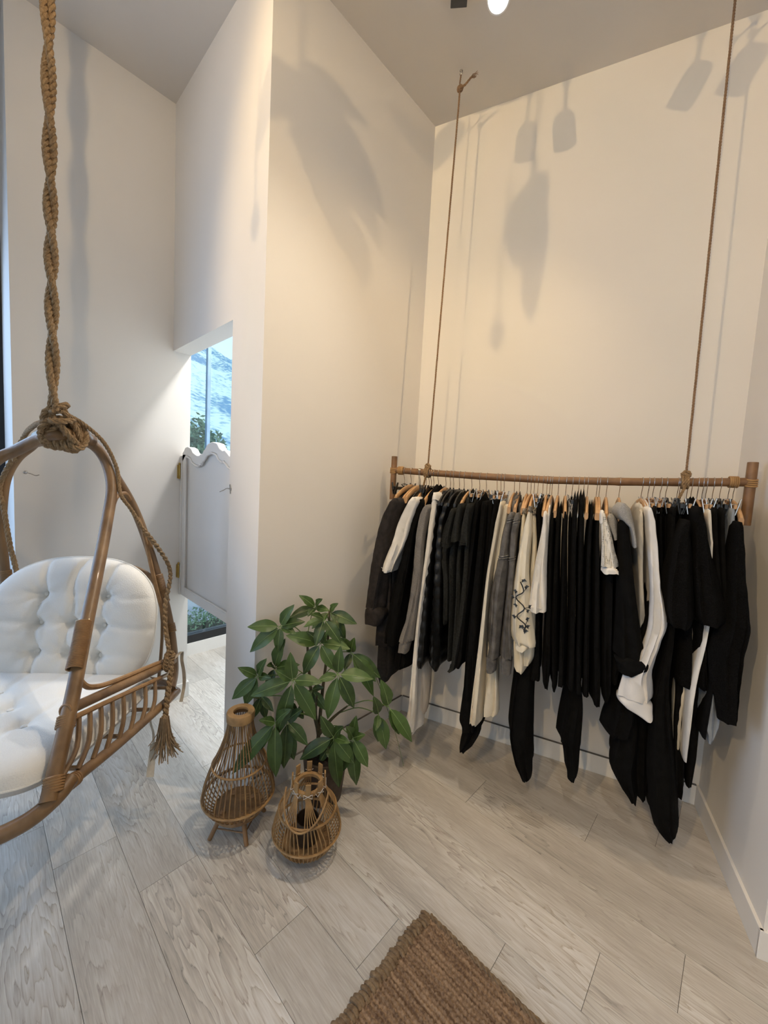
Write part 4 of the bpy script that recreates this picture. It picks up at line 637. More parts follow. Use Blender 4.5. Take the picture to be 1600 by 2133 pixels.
# ================================================================ HANGING CHAIR
CH = thing('hanging_chair', chair_pt((0, 0, .48)), 'rattan hanging chair with round frame, hung from the ceiling by a thick rope', 'hanging chair')
cp = chair_pt
def ctube(name, pts, r, mt='rattan', n=12, k=6, label=None, parent=CH):
    q = smooth_path([cp(p) for p in pts], k); rr = r if not isinstance(r, (list, tuple)) else [r[min(len(r) - 1, int(i / (len(q) - 1) * (len(r) - 1) + .5))] for i in range(len(q))]
    return MB().tube(q, rr, n).build(name, mt, parent, label=label)
RP = .0205
front = [(.473, .347, .545), (.291, .285, .745), (.133, .225, .931), (-.02, .168, 1.104), (-.15, .118, 1.259), (-.245, .080, 1.397), (-.277, .045, 1.50), (-.252, .016, 1.575), (-.18, -.003, 1.607), (-.068, -.02, 1.612)]
fleft = [(-.068, -.02, 1.612), (-.085, -.09, 1.597), (-.095, -.149, 1.570), (-.10, -.204, 1.54), (-.08, -.259, 1.498), (-.02, -.33, 1.36), (.06, -.385, 1.15), (.17, -.42, .93), (.30, -.435, .74), (.473, -.43, .545)]
rear = [(-.068, .0, 1.625), (-.172, .0, 1.625), (-.257, .018, 1.572), (-.317, .052, 1.46), (-.372, .096, 1.326), (-.392, .141, 1.186), (-.387, .195, 1.022), (-.374, .255, .836), (-.335, .305, .683), (-.280, .343, .557), (-.20, .366, .505)]
rleft = [(-.12, -.05, 1.628), (-.22, -.16, 1.622), (-.29, -.26, 1.600), (-.33, -.33, 1.565), (-.33, -.385, 1.515), (-.33, -.431, 1.434), (-.33, -.452, 1.334), (-.33, -.462, 1.189), (-.33, -.455, 1.032), (-.33, -.443, .872), (-.33, -.432, .711), (-.31, -.43, .56), (-.22, -.43, .505)]
ctube('front_hoop', front + fleft[1:], RP * 1.08)
ctube('rear_pole', rear, RP * .95); ctube('rear_pole', rleft, RP * .95)
ctube('side_rail', [(.448, .349, .553), (.218, .361, .517), (-.14, .374, .478), (-.24, .375, .472)], RP * .85)
ctube('side_rail', [(.448, -.43, .553), (.218, -.445, .517), (-.14, -.45, .478), (-.24, -.45, .472)], RP * .85)
ctube('front_rail', [(.40, .357, .558), (.455, .350, .540), (.505, .30, .508), (.545, .20, .488), (.565, 0, .480), (.565, -.12, .480), (.545, -.28, .488), (.505, -.385, .508), (.455, -.43, .540), (.40, -.44, .558)], RP * 1.1)
ctube('back_rail', [(-.22, .376, .475), (-.30, .30, .470), (-.345, .15, .468), (-.355, -.04, .468), (-.345, -.25, .470), (-.30, -.40, .472), (-.22, -.455, .475)], RP * .85)
for sg, mp in ((1, lambda p: p), (-1, lambda p: (p[0], -p[1] - .085, p[2]))):
    ctube('arm_rail', [mp(p) for p in ((.322, .289, .722), (.13, .307, .682), (-.10, .323, .631), (-.30, .335, .588))], RP * .82, 'rattan', label='dark cane arm rail')
    ctube('arm_cane', [mp(p) for p in ((.318, .305, .695), (.12, .320, .648), (-.25, .348, .556))], .009, 'rattan_light', 8)
    inn = [(-.30, .325, .600), (-.167, .318, .638), (.105, .300, .701), (.204, .290, .735), (.235, .280, .765), (.240, .270, .800), (.205, .255, .845), (.116, .222, .955), (-.073, .150, 1.165), (-.237, .092, 1.33), (-.292, .085, 1.372), (-.340, .090, 1.372), (-.372, .108, 1.30), (-.372, .150, 1.186), (-.350, .215, .958), (-.325, .274, .778), (-.295, .312, .640)]
    if sg > 0: ctube('inner_cane', [mp(p) for p in inn], .0095, 'rattan_light', 8)
    SP = [[(.289, .304, .687), (.344, .335, .616), (.417, .343, .575)], [(.242, .307, .677), (.295, .339, .605), (.36, .349, .556)], [(.192, .31, .667), (.241, .342, .596), (.297, .353, .543)], [(.137, .314, .656), (.186, .346, .584), (.24, .358, .530)], [(.079, .319, .642), (.127, .350, .572), (.179, .362, .520)], [(.017, .323, .628), (.068, .354, .557), (.123, .367, .508)], [(-.055, .329, .611), (-.002, .359, .543), (.058, .370, .498)], [(-.121, .334, .595), (-.067, .363, .53), (-.004, .372, .488)]]
    for q in SP: ctube('spindle', [mp(p) for p in q], .0078, 'rattan', 8, 4)
def wrap(pts, r, m, rw=.0026, name='cane_wrap', mt='rattan_light'):
    q = resample(smooth_path([cp(p) for p in pts], 6), rw * 1.75); b = MB()
    for i in range(len(q) - 1):
        T = (q[i + 1] - q[i]).normalized(); X = T.orthogonal().normalized(); Y = T.cross(X)
        b.tube([q[i] + (X * math.cos(a) + Y * math.sin(a)) * r for a in [2 * math.pi * j / 14 for j in range(14)]], rw, 5, closed=True)
    return b.build(name, mt, CH)
wrap([(.143, .222, .940), (.195, .243, .878), (.250, .263, .822)], RP * 1.08, 0, .0032)
wrap([(.325, .293, .702), (.345, .301, .680)], RP * 1.12, 0, .004); wrap([(.325, .289, .724), (.300, .293, .718)], RP * .9, 0, .004)
wrap([(.452, .345, .560), (.430, .333, .592)], RP * 1.12, 0, .004); wrap([(.400, .355, .545), (.375, .356, .541)], RP * .9, 0, .004)
wrap([(-.386, .210, .980), (-.378, .250, .850)], RP * 1.0, 0, .0032); wrap([(-.33, -.448, .99), (-.33, -.444, .89)], RP * 1.0, 0, .0032); wrap([(-.355, .285, .745), (-.345, .297, .71)], RP, 0, .0035)
# smooth cane skin where hoop and pole join at the crown
ctube('crown_binding', [(-.10, -.01, 1.616), (-.165, -.004, 1.618), (-.225, .008, 1.602)], [.036, .038, .030], 'rattan', 12); ctube('crown_binding', [(-.085, -.06, 1.612), (-.15, -.13, 1.606), (-.20, -.20, 1.590)], [.036, .034, .026], 'rattan', 12)
for f in (-.22, -.05, .12, .29): MB().tube([cp((f, .345 - .02 * (f > .4), .497 + .045 * (f > .1) * (f - .1))), cp((f, -.03, .488 + .06 * (f > .1) * (f - .1))), cp((f, -.44 + .02 * (f > .4), .497 + .045 * (f > .1) * (f - .1)))], .008, 8).build('seat_cane', 'rattan', CH)
for nn in (-.30, -.16, -.02, .12, .24): MB().tube(smooth_path([cp((-.345, nn, .47)), cp((-.375, nn, .75)), cp((-.395, nn * .8, 1.0))], 4), .008, 8).build('back_cane', 'rattan', CH)
ctube('back_hoop', [(-.335, .30, .68), (-.37, .22, .92), (-.395, .12, 1.0), (-.40, -.04, 1.02), (-.39, -.22, 1.0), (-.36, -.36, .90), (-.335, -.43, .70)], .012, 'rattan', 8)
# ---- suspension rope, top knot and tails
SR = thing('chair_rope', cp((-.035, -.005, 3.6)), 'thick two-strand jute rope holding the hanging chair', 'rope')
top = cp((-.035, -.005, 3.59)); kn = cp((-.035, -.005, 1.70))
for k in (0, 1):
    q = []
    for i in range(240):
        t = i / 239; p = top.lerp(kn, t); a = t * 2 * math.pi * 4.6 + k * math.pi + .5 * math.sin(t * 9); rr_ = .0105
        q.append(p + Vector((math.cos(a) * rr_, math.sin(a) * rr_, 0)))
    MB().rope(q, .0125, n=6, step=.009, pitch=.07).build('strand', 'rope', SR)
MB().lathe([(.03, -.01), (.03, 0), (.012, .005)], cp((-.035, -.005, 3.59)), 16).build('ceiling_plate', 'steel', SR)
KC = Vector((-.075, -.015, 0))
def cr(name, pts, R=.0115, closed=False, mt='rope', step=None, k=5): MB().rope(smooth_path([cp(p) for p in pts], k), R, n=6, pitch=R * 6).build(name, mt, SR)
def KN(p, r): cr('knot_loop', [(-.085 + (f + .085) * .78, -.010 + (n + .010) * .62, 1.625 + (z - 1.625) * 1.05) for f, n, z in p], r)
# loops round the crown (the knot)
for j, (f0, n0, tilt, rad) in enumerate([(-.085, -.045, .25, .050), (-.100, -.015, .1, .050), (-.118, .012, -.1, .050), (-.14, .035, -.35, .047), (-.06, -.06, .5, .046)]):
    q = []
    for i in range(26):
        a = 2 * math.pi * i / 25; along = tilt * .06 * math.sin(a); q.append((f0 + rad * .75 * math.cos(a) + along, n0 - rad * .55 * math.cos(a) + along, 1.615 + rad * math.sin(a)))
    KN(q, .0118)
KN([(-.05, -.01, 1.72), (-.02, -.05, 1.69), (-.035, -.07, 1.65), (-.09, -.06, 1.60), (-.13, -.03, 1.565), (-.16, .02, 1.565), (-.13, .05, 1.62), (-.09, .04, 1.67), (-.045, .02, 1.715)], .0125)
KN([(-.02, .02, 1.71), (-.06, .04, 1.725), (-.09, .0, 1.72), (-.07, -.035, 1.70), (-.03, -.02, 1.69), (-.01, .01, 1.70)], .0125)
KN([(-.03, -.035, 1.665), (-.01, .01, 1.66), (-.05, .05, 1.665), (-.10, .045, 1.675), (-.12, .0, 1.68), (-.08, -.04, 1.675), (-.04, -.04, 1.668)], .0125)
KN([(-.06, .05, 1.69), (-.07, .01, 1.66), (-.045, -.05, 1.62), (-.05, -.09, 1.585)], .0115); KN([(-.03, -.05, 1.70), (-.04, .02, 1.65), (-.09, .05, 1.60), (-.15, .05, 1.575)], .0115)
cr('tail_right', [(-.04, .02, 1.70), (-.137, .035, 1.668), (-.225, .062, 1.600), (-.275, .085, 1.49), (-.250, .115, 1.38), (-.285, .140, 1.31), (-.320, .175, 1.216)], .0085)
def braid(pts, R, n=3, turns=9):
    q = resample(smooth_path([cp(p) for p in pts], 6), .008); b = MB(); m = len(q)
    for k in range(n):
        s_ = []
        for i, p in enumerate(q):
            T = (q[min(i + 1, m - 1)] - q[max(i - 1, 0)]).normalized(); X = T.cross(Vector((.3, .9, .1))).normalized(); Y = T.cross(X); a = 2 * math.pi * (i / m * turns + k / n)
            s_.append(p + X * math.sin(a) * R + Y * math.sin(2 * a) * R * .5)
        b.tube(s_, R * .62, 6)
    return b
braid([(-.320, .175, 1.216), (-.394, .205, 1.117), (-.428, .235, 1.037), (-.425, .252, .985), (-.380, .270, .944), (-.300, .290, .865), (-.245, .318, .767), (-.215, .345, .700), (-.200, .358, .650)], .0095, 3, 9).build('braided_tail', 'rope', SR)
braid([(-.190, .372, .650), (-.150, .385, .590), (-.09, .400, .500), (-.045, .416, .445)], .012, 3, 4).build('braided_tail', 'rope', SR)
b = MB()
for k in range(4): knot(b, cp((-.195 + .006 * k, .362, .66 - .012 * k)), .020, .0075, 2)
b.build('tie_knot', 'rope', SR)
b = MB(); rq = random.Random(11); c0 = cp((-.045, .414, .45))
for k in range(95):
    a = rq.uniform(0, 6.28); r1 = rq.uniform(0, .016); sp = rq.uniform(.3, 1) * .052; L = rq.uniform(.09, .165); d = Vector((math.cos(a), math.sin(a), 0))
    p0 = c0 + d * r1 + Vector((0, 0, .02)); p1 = c0 + d * (r1 + .010) - Vector((0, 0, L * .4)); p2 = c0 + d * (r1 + sp * .6) - Vector((0, 0, L * .8)); p3 = c0 + d * (r1 + sp) + Vector((rq.uniform(-.01, .01), rq.uniform(-.01, .01), -L))
    b.tube(smooth_path([p0, p1, p2, p3], 3), .0019, 4)
t_ = b.build('tassel', 'tassel', SR, kind='stuff', label='frayed jute tassel')
cr('tail_left', [(-.07, -.07, 1.66), (-.16, -.17, 1.655), (-.27, -.29, 1.635), (-.31, -.345, 1.60), (-.30, -.375, 1.53), (-.285, -.355, 1.500)], .0105)
cr('tail_left', [(-.30, -.37, 1.53), (-.30, -.437, 1.39), (-.30, -.423, 1.283), (-.30, -.402, 1.129), (-.30, -.379, 1.019), (-.28, -.345, .93)], .0105)
# ---- cushions
def cushion(name, f_map, a, b_, th, tuft, label, power=2.6, nu=72, nv=72, wr=1.0, ee=3.2, tf=1.0):
    vs = []; fs = []; top = {}; rq = random.Random(3)
    def h(u, v):
        rr_ = (abs(u) ** power + abs(v) ** power) ** (1 / power); e = max(0, 1 - rr_ ** ee) ** .5
        y = e
        for (tu, tv) in tuft:
            d2 = (u - tu) ** 2 + (v - tv) ** 2; y -= tf * (.40 * math.exp(-d2 / .006) + .12 * math.exp(-d2 / .05))
            an = math.atan2(v - tv, u - tu); y += .035 * wr * math.sin(an * 7 + tu * 9) * math.exp(-d2 / .05)
        us = sorted({t[0] for t in tuft}); vv = sorted({t[1] for t in tuft})
        for q in us: y -= .14 * wr * math.exp(-((u - q - .03 * math.sin(v * 7 + q * 5)) ** 2) / .0011) * (rr_ < .98)
        for q in vv: y -= .022 * wr * math.exp(-((v - q - .03 * math.sin(u * 6 + q * 4)) ** 2) / .0016) * (rr_ < .98)
        y += .02 * math.sin(u * 11 + 3 * v) * math.sin(v * 9 - 2 * u) * e
        return max(-.05, y) if rr_ < .999 else 0
    for side in (1, -1):
        for j in range(nv + 1):
            for i in range(nu + 1):
                U_ = -1 + 2 * i / nu; V_ = -1 + 2 * j / nv
                # square to squircle
                m_ = max(abs(U_), abs(V_)); L = (abs(U_) ** power + abs(V_) ** power) ** (1 / power)
                s_ = m_ / L if L > 0 else 0; u, v = U_ * s_, V_ * s_
                t = h(u, v) * (1 if side > 0 else .8)
                if m_ > .999: t = 0
                vs.append(f_map(u * a, v * b_, side * t * th / 2))
    n1 = (nu + 1) * (nv + 1)
    for sd in (0, 1):
        for j in range(nv):
            for i in range(nu):
                q = [sd * n1 + j * (nu + 1) + i, sd * n1 + j * (nu + 1) + i + 1, sd * n1 + (j + 1) * (nu + 1) + i + 1, sd * n1 + (j + 1) * (nu + 1) + i]
                fs.append(tuple(q if sd == 0 else reversed(q)))
    r = thing(name, f_map(0, 0, -th / 2), label, 'cushion')
    MB().add(vs, fs).build('cover', 'cushion', r)
    q = []
    for k in range(120):
        an = 2 * math.pi * k / 120; cx, sy = math.cos(an), math.sin(an); L = (abs(cx) ** power + abs(sy) ** power) ** (1 / power); q.append(f_map(cx / L * a * 1.003, sy / L * b_ * 1.003, 0))
    MB().tube(q, .0035, 6, closed=True).build('piping', 'cushion', r)
    for (tu, tv) in tuft:
        y = h(tu, tv) * th / 2 + .004; c = f_map(tu * a, tv * b_, y); nn_ = (f_map(tu * a, tv * b_, y + .01) - c).normalized()
        MB().lathe([(.006, -.004), (.0095, -.001), (.0085, .004), (.003, .0065)], c, 14, axis=nn_).build('button', 'cushion', r)
    return r
lean = math.radians(13)
BU = Vector((-math.sin(lean), 0, math.cos(lean))); BN = Vector((math.cos(lean), 0, math.sin(lean)))
def back_map(u, v, t):
    bow = -.10 * (abs(u) / .36) ** 2 * -1; p = Vector((-.225, -.045, .80)) + Vector((0, u, 0)) + BU * v + BN * t; return cp((p.x + .055 * (u / .36) ** 2, p.y, p.z))
cushion('back_cushion', back_map, .355, .285, .185, [(-.36, .42), (.38, .42), (-.36, 0), (.02, .02), (.38, -.02), (-.36, -.42), (.02, -.42), (.38, -.46)], 'round tufted white back cushion in the hanging chair')
def seat_map(u, v, t):
    p = Vector((.135 + v, -.04 + u, .558 + t + .030 * (v / .36) * (1 if v > 0 else .2))); return cp(p)
cushion('seat_cushion', seat_map, .365, .37, .125, [(-.36, -.30), (.36, -.30), (-.36, .25), (.0, .0), (.36, .28), (0, .5)], 'thick white tufted seat cushion in the hanging chair', 5.5, wr=.5, ee=9, tf=.55)
def ribbon(pts, w_, side, label, off=.0005):
    q = smooth_path([cp(p) for p in pts], 5); b = MB(); vs = []; S = Vector(side)
    for i, p in enumerate(q):
        s2 = (S + Vector((math.sin(i * .5) * .15, math.cos(i * .4) * .15, 0))).normalized(); n_ = Vector((S.y, -S.x, 0)).normalized() * off
        vs += [p - s2 * w_ - n_, p + s2 * w_ - n_, p + s2 * w_ + n_, p - s2 * w_ + n_]
    fs = []
    for i in range(len(q) - 1):
        a, c = i * 4, i * 4 + 4; fs += [(a, a + 1, c + 1, c), (a + 1, a + 2, c + 2, c + 1), (a + 2, a + 3, c + 3, c + 2), (a + 3, a, c, c + 3)]
    e = len(q) * 4 - 4; fs += [(0, 3, 2, 1), (e, e + 1, e + 2, e + 3)]
    return b.add(vs, fs)
rb = thing('cushion_tie', cp((-.20, .375, .64)), 'cream fabric tie knotted round the right rear pole of the chair', 'ribbon')
ribbon([(-.192, .380, .650), (-.235, .385, .655), (-.285, .375, .640), (-.262, .385, .612), (-.250, .400, .560), (-.232, .410, .505), (-.180, .420, .455)], .008, (.72, .68, .1), '').build('loop_end', 'ribbon', rb)
ribbon([(-.185, .375, .640), (-.155, .382, .620), (-.125, .385, .610), (-.085, .385, .620)], .006, (.2, .2, 1), '').build('short_end', 'ribbon', rb)
tg = thing('care_label', cp((-.07, .345, .42)), 'pale woven care label dangling under the chair seat', 'label')
ribbon([(-.10, .325, .475), (-.088, .335, .416), (-.078, .352, .375), (-.060, .362, .335)], .005, (.7, .7, 0), '').build('tape', 'ribbon', tg)
ribbon([(-.062, .362, .340), (-.034, .372, .315), (.0, .383, .28), (.020, .390, .255)], .015, (.7, .7, .1), '').build('tag', 'ribbon', tg)
# ================================================================ BAMBOO LANTERNS
def prof(pts, z):
    for (a, b), (c, d) in zip(pts, pts[1:]):
        if min(b, d) <= z <= max(b, d): t = (z - b) / (d - b); t = t * t * (3 - 2 * t); return a + (c - a) * t
    return pts[-1][0]
def lantern_ring(c, r, z, t, r_, name='hoop', mt='cane', tilt=0):
    return MB().tube([Vector(c) + Vector((math.cos(a) * r, math.sin(a) * r, z + tilt * math.sin(a))) for a in [2 * math.pi * j / 48 for j in range(48)]], t, 6, closed=True).build(name, mt, r_)
c1 = Vector((-1.462, .757, 0)); L1 = thing('bamboo_lantern', c1, 'tall pear-shaped bamboo lantern on a stand of four legs', 'lantern', rz=0)
P1 = [(.062, .075), (.113, .105), (.143, .160), (.122, .25), (.078, .355), (.054, .435), (.049, .487)]
P1s = smooth_path([(a, 0, z) for a, z in P1], 5)
for k in range(44):
    a = 2 * math.pi * k / 44; MB().tube([c1 + Vector((math.cos(a) * p.x, math.sin(a) * p.x, p.z)) for p in P1s], .0026, 5).build('cane_rib', 'cane_dark' if k % 3 else 'cane', L1)
lantern_ring(c1, .1445, .152, .005, L1); lantern_ring(c1, .108, .290, .0042, L1)
MB().lathe([(.050, .474), (.056, .476), (.057, .504), (.054, .510), (.030, .510), (.029, .502), (.044, .499), (.047, .476)], c1, 40, cap=False).build('neck_ring', 'cane', L1, label='wide flat cane collar')
MB().lathe([(.001, .078), (.10, .078), (.104, .083), (.10, .092), (.001, .092)], c1, 36, cap=False).build('floor_disc', 'cane_dark', L1)
MB().lathe([(.135, .150), (.140, .150), (.140, .156), (.135, .156), (.135, .150)], c1, 40, cap=False).build('inner_hoop', 'cane_dark', L1)
legs = [(-1.473, .640), (-1.345, .735), (-1.445, .872), (-1.580, .775)]
tops = [c1 + (Vector((x, y, 0)) - c1) * .52 + Vector((0, 0, .10)) for x, y in legs]
for (x, y), tp in zip(legs, tops): MB().tube([tp, (x, y, .0)], [.0105, .009], 10).build('leg', 'bamboo_mid', L1)
for i in range(4):
    a, b_ = Vector((*legs[i], 0)), Vector((*legs[(i + 1) % 4], 0)); ta, tb = tops[i], tops[(i + 1) % 4]; MB().tube([a.lerp(ta, .38), b_.lerp(tb, .38)], .003, 6).build('stretcher', 'bamboo_mid', L1)
MB().lathe([(.07, .062), (.085, .066), (.085, .080), (.07, .084)], c1, 30).build('stand_top', 'bamboo_mid', L1)
c2 = Vector((-1.175, .905, 0)); L2 = thing('bamboo_lantern', c2, 'low bamboo lantern on the floor with eight upright slats round its mouth', 'lantern')
P2 = [(.060, .012), (.098, .033), (.132, .098), (.114, .172), (.076, .243), (.058, .288)]
P2s = smooth_path([(a, 0, z) for a, z in P2], 5)
for g_ in range(8):
    ac = 2 * math.pi * (g_ + .15) / 8
    for j in range(6):
        a1 = 2 * math.pi * (g_ * 6 + j + .5) / 48; q = []
        for p in P2s:
            t = max(0, min(1, (p.z - .11) / .165)) ** 1.3; a = a1 + (ac + (j - 2.5) * .035 - a1 + (2 * math.pi * .15 / 8 * 0)) * t if True else a1
            q.append(c2 + Vector((math.cos(a) * p.x, math.sin(a) * p.x, p.z)))
        MB().tube(q, .0024, 5).build('cane_rib', 'cane', L2)
    d = Vector((math.cos(ac), math.sin(ac), 0)); s_ = Vector((-d.y, d.x, 0))
    MB().box((-.0105, -.003, .255), (.0105, .003, .322), (c2 + d * .064, s_, d, Vector((0, 0, 1)))).build('slat', 'cane', L2, smooth=False, bevel=.001)
    bb = MB(); o = c2 + d * .0685
    bb.tube([o + s_ * .016 + Vector((0, 0, .284)), o - s_ * .016 + Vector((0, 0, .267)), o - d * .018 - s_ * .018 + Vector((0, 0, .280))], .0012, 4); bb.tube([o - s_ * .016 + Vector((0, 0, .284)), o + s_ * .016 + Vector((0, 0, .267)), o - d * .018 + s_ * .018 + Vector((0, 0, .280))], .0012, 4); bb.build('thread', 'white', L2)
MB().lathe([(.046, .268), (.061, .268), (.061, .280), (.046, .280), (.046, .268)], c2, 36, cap=False).build('mouth_ring', 'cane', L2)
lantern_ring(c2, .134, .094, .0048, L2); lantern_ring(c2, .113, .182, .0045, L2); lantern_ring(c2, .062, .014, .005, L2)
# handle lying down on the front
hd = []; dv = Vector((.62, -.78, 0)).normalized(); sv = Vector((-dv.y, dv.x, 0))
for j in range(25):
    a = math.pi * j / 24; hd.append(c2 + sv * math.cos(a) * .085 + dv * (.02 + .105 * math.sin(a)) + Vector((0, 0, .268 - .088 * math.sin(a))))
MB().tube(hd, .0038, 6).build('handle', 'cane', L2)
MB().lathe([(.001, .014), (.095, .030), (.098, .036), (.001, .036)], c2, 36, cap=False).build('floor_disc', 'cane_dark', L2)
MB().lathe([(.038, .036), (.044, .04), (.046, .13), (.042, .13), (.040, .045), (.001, .042)], c2, 28, cap=False).build('candle_glass', 'smoked', L2)
# ================================================================ POTTED PLANT
pb = Vector((-1.335, 1.12, 0)); PT = thing('potted_plant', pb, 'green money tree with palmate leaves in a dark pot behind the lanterns', 'plant')
MB().lathe([(.078, 0), (.082, .004), (.098, .15), (.104, .20), (.106, .215), (.098, .217), (.094, .205), (.092, .18)], pb, 36, cap=False).build('pot', 'pot', PT)
MB().lathe([(.001, .190), (.05, .196), (.092, .186)], pb, 30, cap=False).build('soil', 'soil', PT)
STEMS = [[(-1.362, 1.092, .185), (-1.36, 1.094, .312), (-1.352, 1.10, .52), (-1.345, 1.108, .66), (-1.340, 1.11, .84), (-1.335, 1.105, .90)], [(-1.36, 1.094, .312), (-1.385, 1.07, .45), (-1.402, 1.045, .69), (-1.40, 1.04, .80)], [(-1.36, 1.094, .30), (-1.32, 1.14, .38), (-1.275, 1.19, .44)], [(-1.36, 1.094, .30), (-1.345, 1.06, .42), (-1.33, 1.05, .52)]]
SPTS = []
for q in STEMS:
    sp = smooth_path(q, 6); SPTS += sp[3:]; MB().tube(sp, [.010 - .0065 * i / len(sp) for i in range(len(sp))], 8).build('stem', 'stem', PT)
LEAVES = [
 ((-1.468, 0.937, 0.828), [(-1.552, 0.824, 0.827), (-1.545, 0.837, 0.711), (-1.409, 0.968, 0.938), (-1.37, 1.001, 0.863), (-1.382, 0.965, 0.811), (-1.458, 0.922, 0.719)]),
 ((-1.425, 1.096, 0.893), [(-1.456, 1.022, 0.958), (-1.353, 1.079, 0.956), (-1.487, 0.995, 0.847), (-1.35, 1.119, 0.893), (-1.392, 1.029, 0.873)]),
 ((-1.358, 1.128, 0.883), [(-1.294, 1.122, 0.943), (-1.251, 1.203, 0.84), (-1.293, 1.175, 0.762), (-1.294, 1.133, 0.821), (-1.392, 1.055, 0.81)]),
 ((-1.32, 1.065, 0.874), [(-1.344, 0.974, 0.853), (-1.313, 1.019, 0.763), (-1.251, 1.109, 0.775), (-1.314, 0.984, 0.915)]),
 ((-1.327, 1.056, 0.764), [(-1.412, 0.93, 0.806), (-1.372, 1.004, 0.619), (-1.259, 1.095, 0.649), (-1.223, 1.143, 0.747), (-1.341, 0.985, 0.833), (-1.28, 1.058, 0.836)]),
 ((-1.274, 1.196, 0.7), [(-1.223, 1.165, 0.796), (-1.282, 1.124, 0.788), (-1.172, 1.296, 0.581), (-1.182, 1.275, 0.567), (-1.257, 1.144, 0.634), (-1.188, 1.27, 0.496)]),
 ((-1.327, 0.917, 0.64), [(-1.319, 0.894, 0.775), (-1.425, 0.78, 0.581), (-1.36, 0.873, 0.403), (-1.247, 0.984, 0.474), (-1.221, 0.989, 0.647), (-1.354, 0.845, 0.701)]),
 ((-1.235, 1.088, 0.645), [(-1.221, 1.084, 0.781), (-1.273, 1.002, 0.627), (-1.244, 1.047, 0.453), (-1.18, 1.141, 0.494), (-1.123, 1.195, 0.63)]),
 ((-1.5, 0.853, 0.612), [(-1.53, 0.772, 0.668), (-1.442, 0.86, 0.713), (-1.56, 0.766, 0.514), (-1.522, 0.806, 0.485), (-1.416, 0.868, 0.632)]),
 ((-1.497, 0.934, 0.625), [(-1.45, 0.955, 0.773), (-1.458, 0.868, 0.67), (-1.395, 0.999, 0.657), (-1.481, 0.885, 0.539)]),
 ((-1.353, 0.856, 0.468), [(-1.349, 0.775, 0.515), (-1.445, 0.717, 0.26), (-1.398, 0.786, 0.335), (-1.351, 0.866, 0.223), (-1.271, 0.877, 0.555)]),
 ((-1.373, 0.925, 0.433), [(-1.286, 0.977, 0.343), (-1.362, 0.911, 0.23), (-1.342, 0.949, 0.261), (-1.292, 0.952, 0.519)]),
 ((-1.224, 1.069, 0.368), [(-1.248, 1.009, 0.484), (-1.154, 1.062, 0.458), (-1.31, 0.957, 0.274), (-1.203, 1.096, 0.132), (-1.16, 1.139, 0.247), (-1.136, 1.088, 0.379)]),
 ((-1.184, 1.147, 0.349), [(-1.159, 1.077, 0.449), (-1.12, 1.161, 0.392), (-1.118, 1.184, 0.23), (-1.165, 1.166, 0.127), (-1.16, 1.139, 0.47), (-1.211, 1.11, 0.188)]),
 ((-1.167, 1.291, 0.409), [(-1.125, 1.309, 0.249), (-1.135, 1.242, 0.364), (-1.155, 1.285, 0.281), (-1.155, 1.235, 0.524)]),
 ((-1.123, 1.311, 0.456), [(-1.081, 1.346, 0.326), (-1.04, 1.392, 0.29), (-1.141, 1.262, 0.6)]),
 ((-1.386, 1.065, 0.518), [(-1.308, 1.091, 0.444), (-1.382, 0.984, 0.488), (-1.309, 1.072, 0.559), (-1.352, 1.031, 0.431)]),
 ((-1.515, 0.882, 0.503), [(-1.515, 0.841, 0.412), (-1.482, 0.887, 0.408), (-1.442, 0.901, 0.455), (-1.508, 0.825, 0.522)]),
 ((-1.33, 1.13, 0.234), [(-1.328, 1.079, 0.183), (-1.279, 1.116, 0.204), (-1.376, 1.023, 0.25), (-1.273, 1.154, 0.335)]),
 ((-1.442, 1.029, 0.402), [(-1.419, 0.988, 0.389), (-1.367, 1.01, 0.41), (-1.452, 0.956, 0.468), (-1.359, 1.021, 0.472)]),
]
def leaf_mb(h, tip, rn):
    h, tip = Vector(h), Vector(tip); d = tip - h; L = d.length; d.normalize()
    up = Vector((.50, -.52, .70)).normalized(); S = d.cross(up)
    if S.length < .2: S = d.cross(Vector((.6, -.7, .2)))
    S.normalize(); Nn = S.cross(d).normalized(); S.rotate(Matrix.Rotation(rn.uniform(-.25, .25), 3, d)); Nn = S.cross(d).normalized()
    Wd = max(.019, min(.034, L * .215)); vs = []; fs = []; n = 12; droop = .06 * L; Ls = L * .07
    for i in range(n + 1):
        t = i / n; w = Wd * (math.sin(math.pi * min(1, t ** .82)) ** .85) * (1 - .15 * t) if 0 < t < 1 else 0; w = max(w, .0006)
        c = h + d * (Ls + (L - Ls) * t) + Nn * (droop * math.sin(math.pi * t) + droop * .2)
        wv = .0018 * math.sin(t * 19 + rn.random())
        for k, q in enumerate((-1, -.5, 0, .5, 1)): vs.append(c + S * w * q + Nn * (.28 * w * abs(q) - .0004 + wv * abs(q)))
    m = len(vs)
    for v in list(vs): vs.append(Vector(v) - Nn * .0007)
    for i in range(n):
        for k in range(4):
            a = i * 5 + k; fs.append((a, a + 5, a + 6, a + 1)); fs.append((m + a, m + a + 1, m + a + 6, m + a + 5))
        fs += [(i * 5, m + i * 5, m + i * 5 + 5, i * 5 + 5), (i * 5 + 4, i * 5 + 9, m + i * 5 + 9, m + i * 5 + 4)]
    b = MB().add(vs, fs)
    rib = MB().tube([h, h + d * Ls + Nn * droop * .2] + [h + d * (Ls + (L - Ls) * t) + Nn * (droop * math.sin(math.pi * t) + droop * .2 + .0008) for t in (.2, .4, .6, .8, .97)], [.0016, .0015, .0013, .0011, .0009, .0007, .0004], 5)
    return b, rib
rn = random.Random(4)
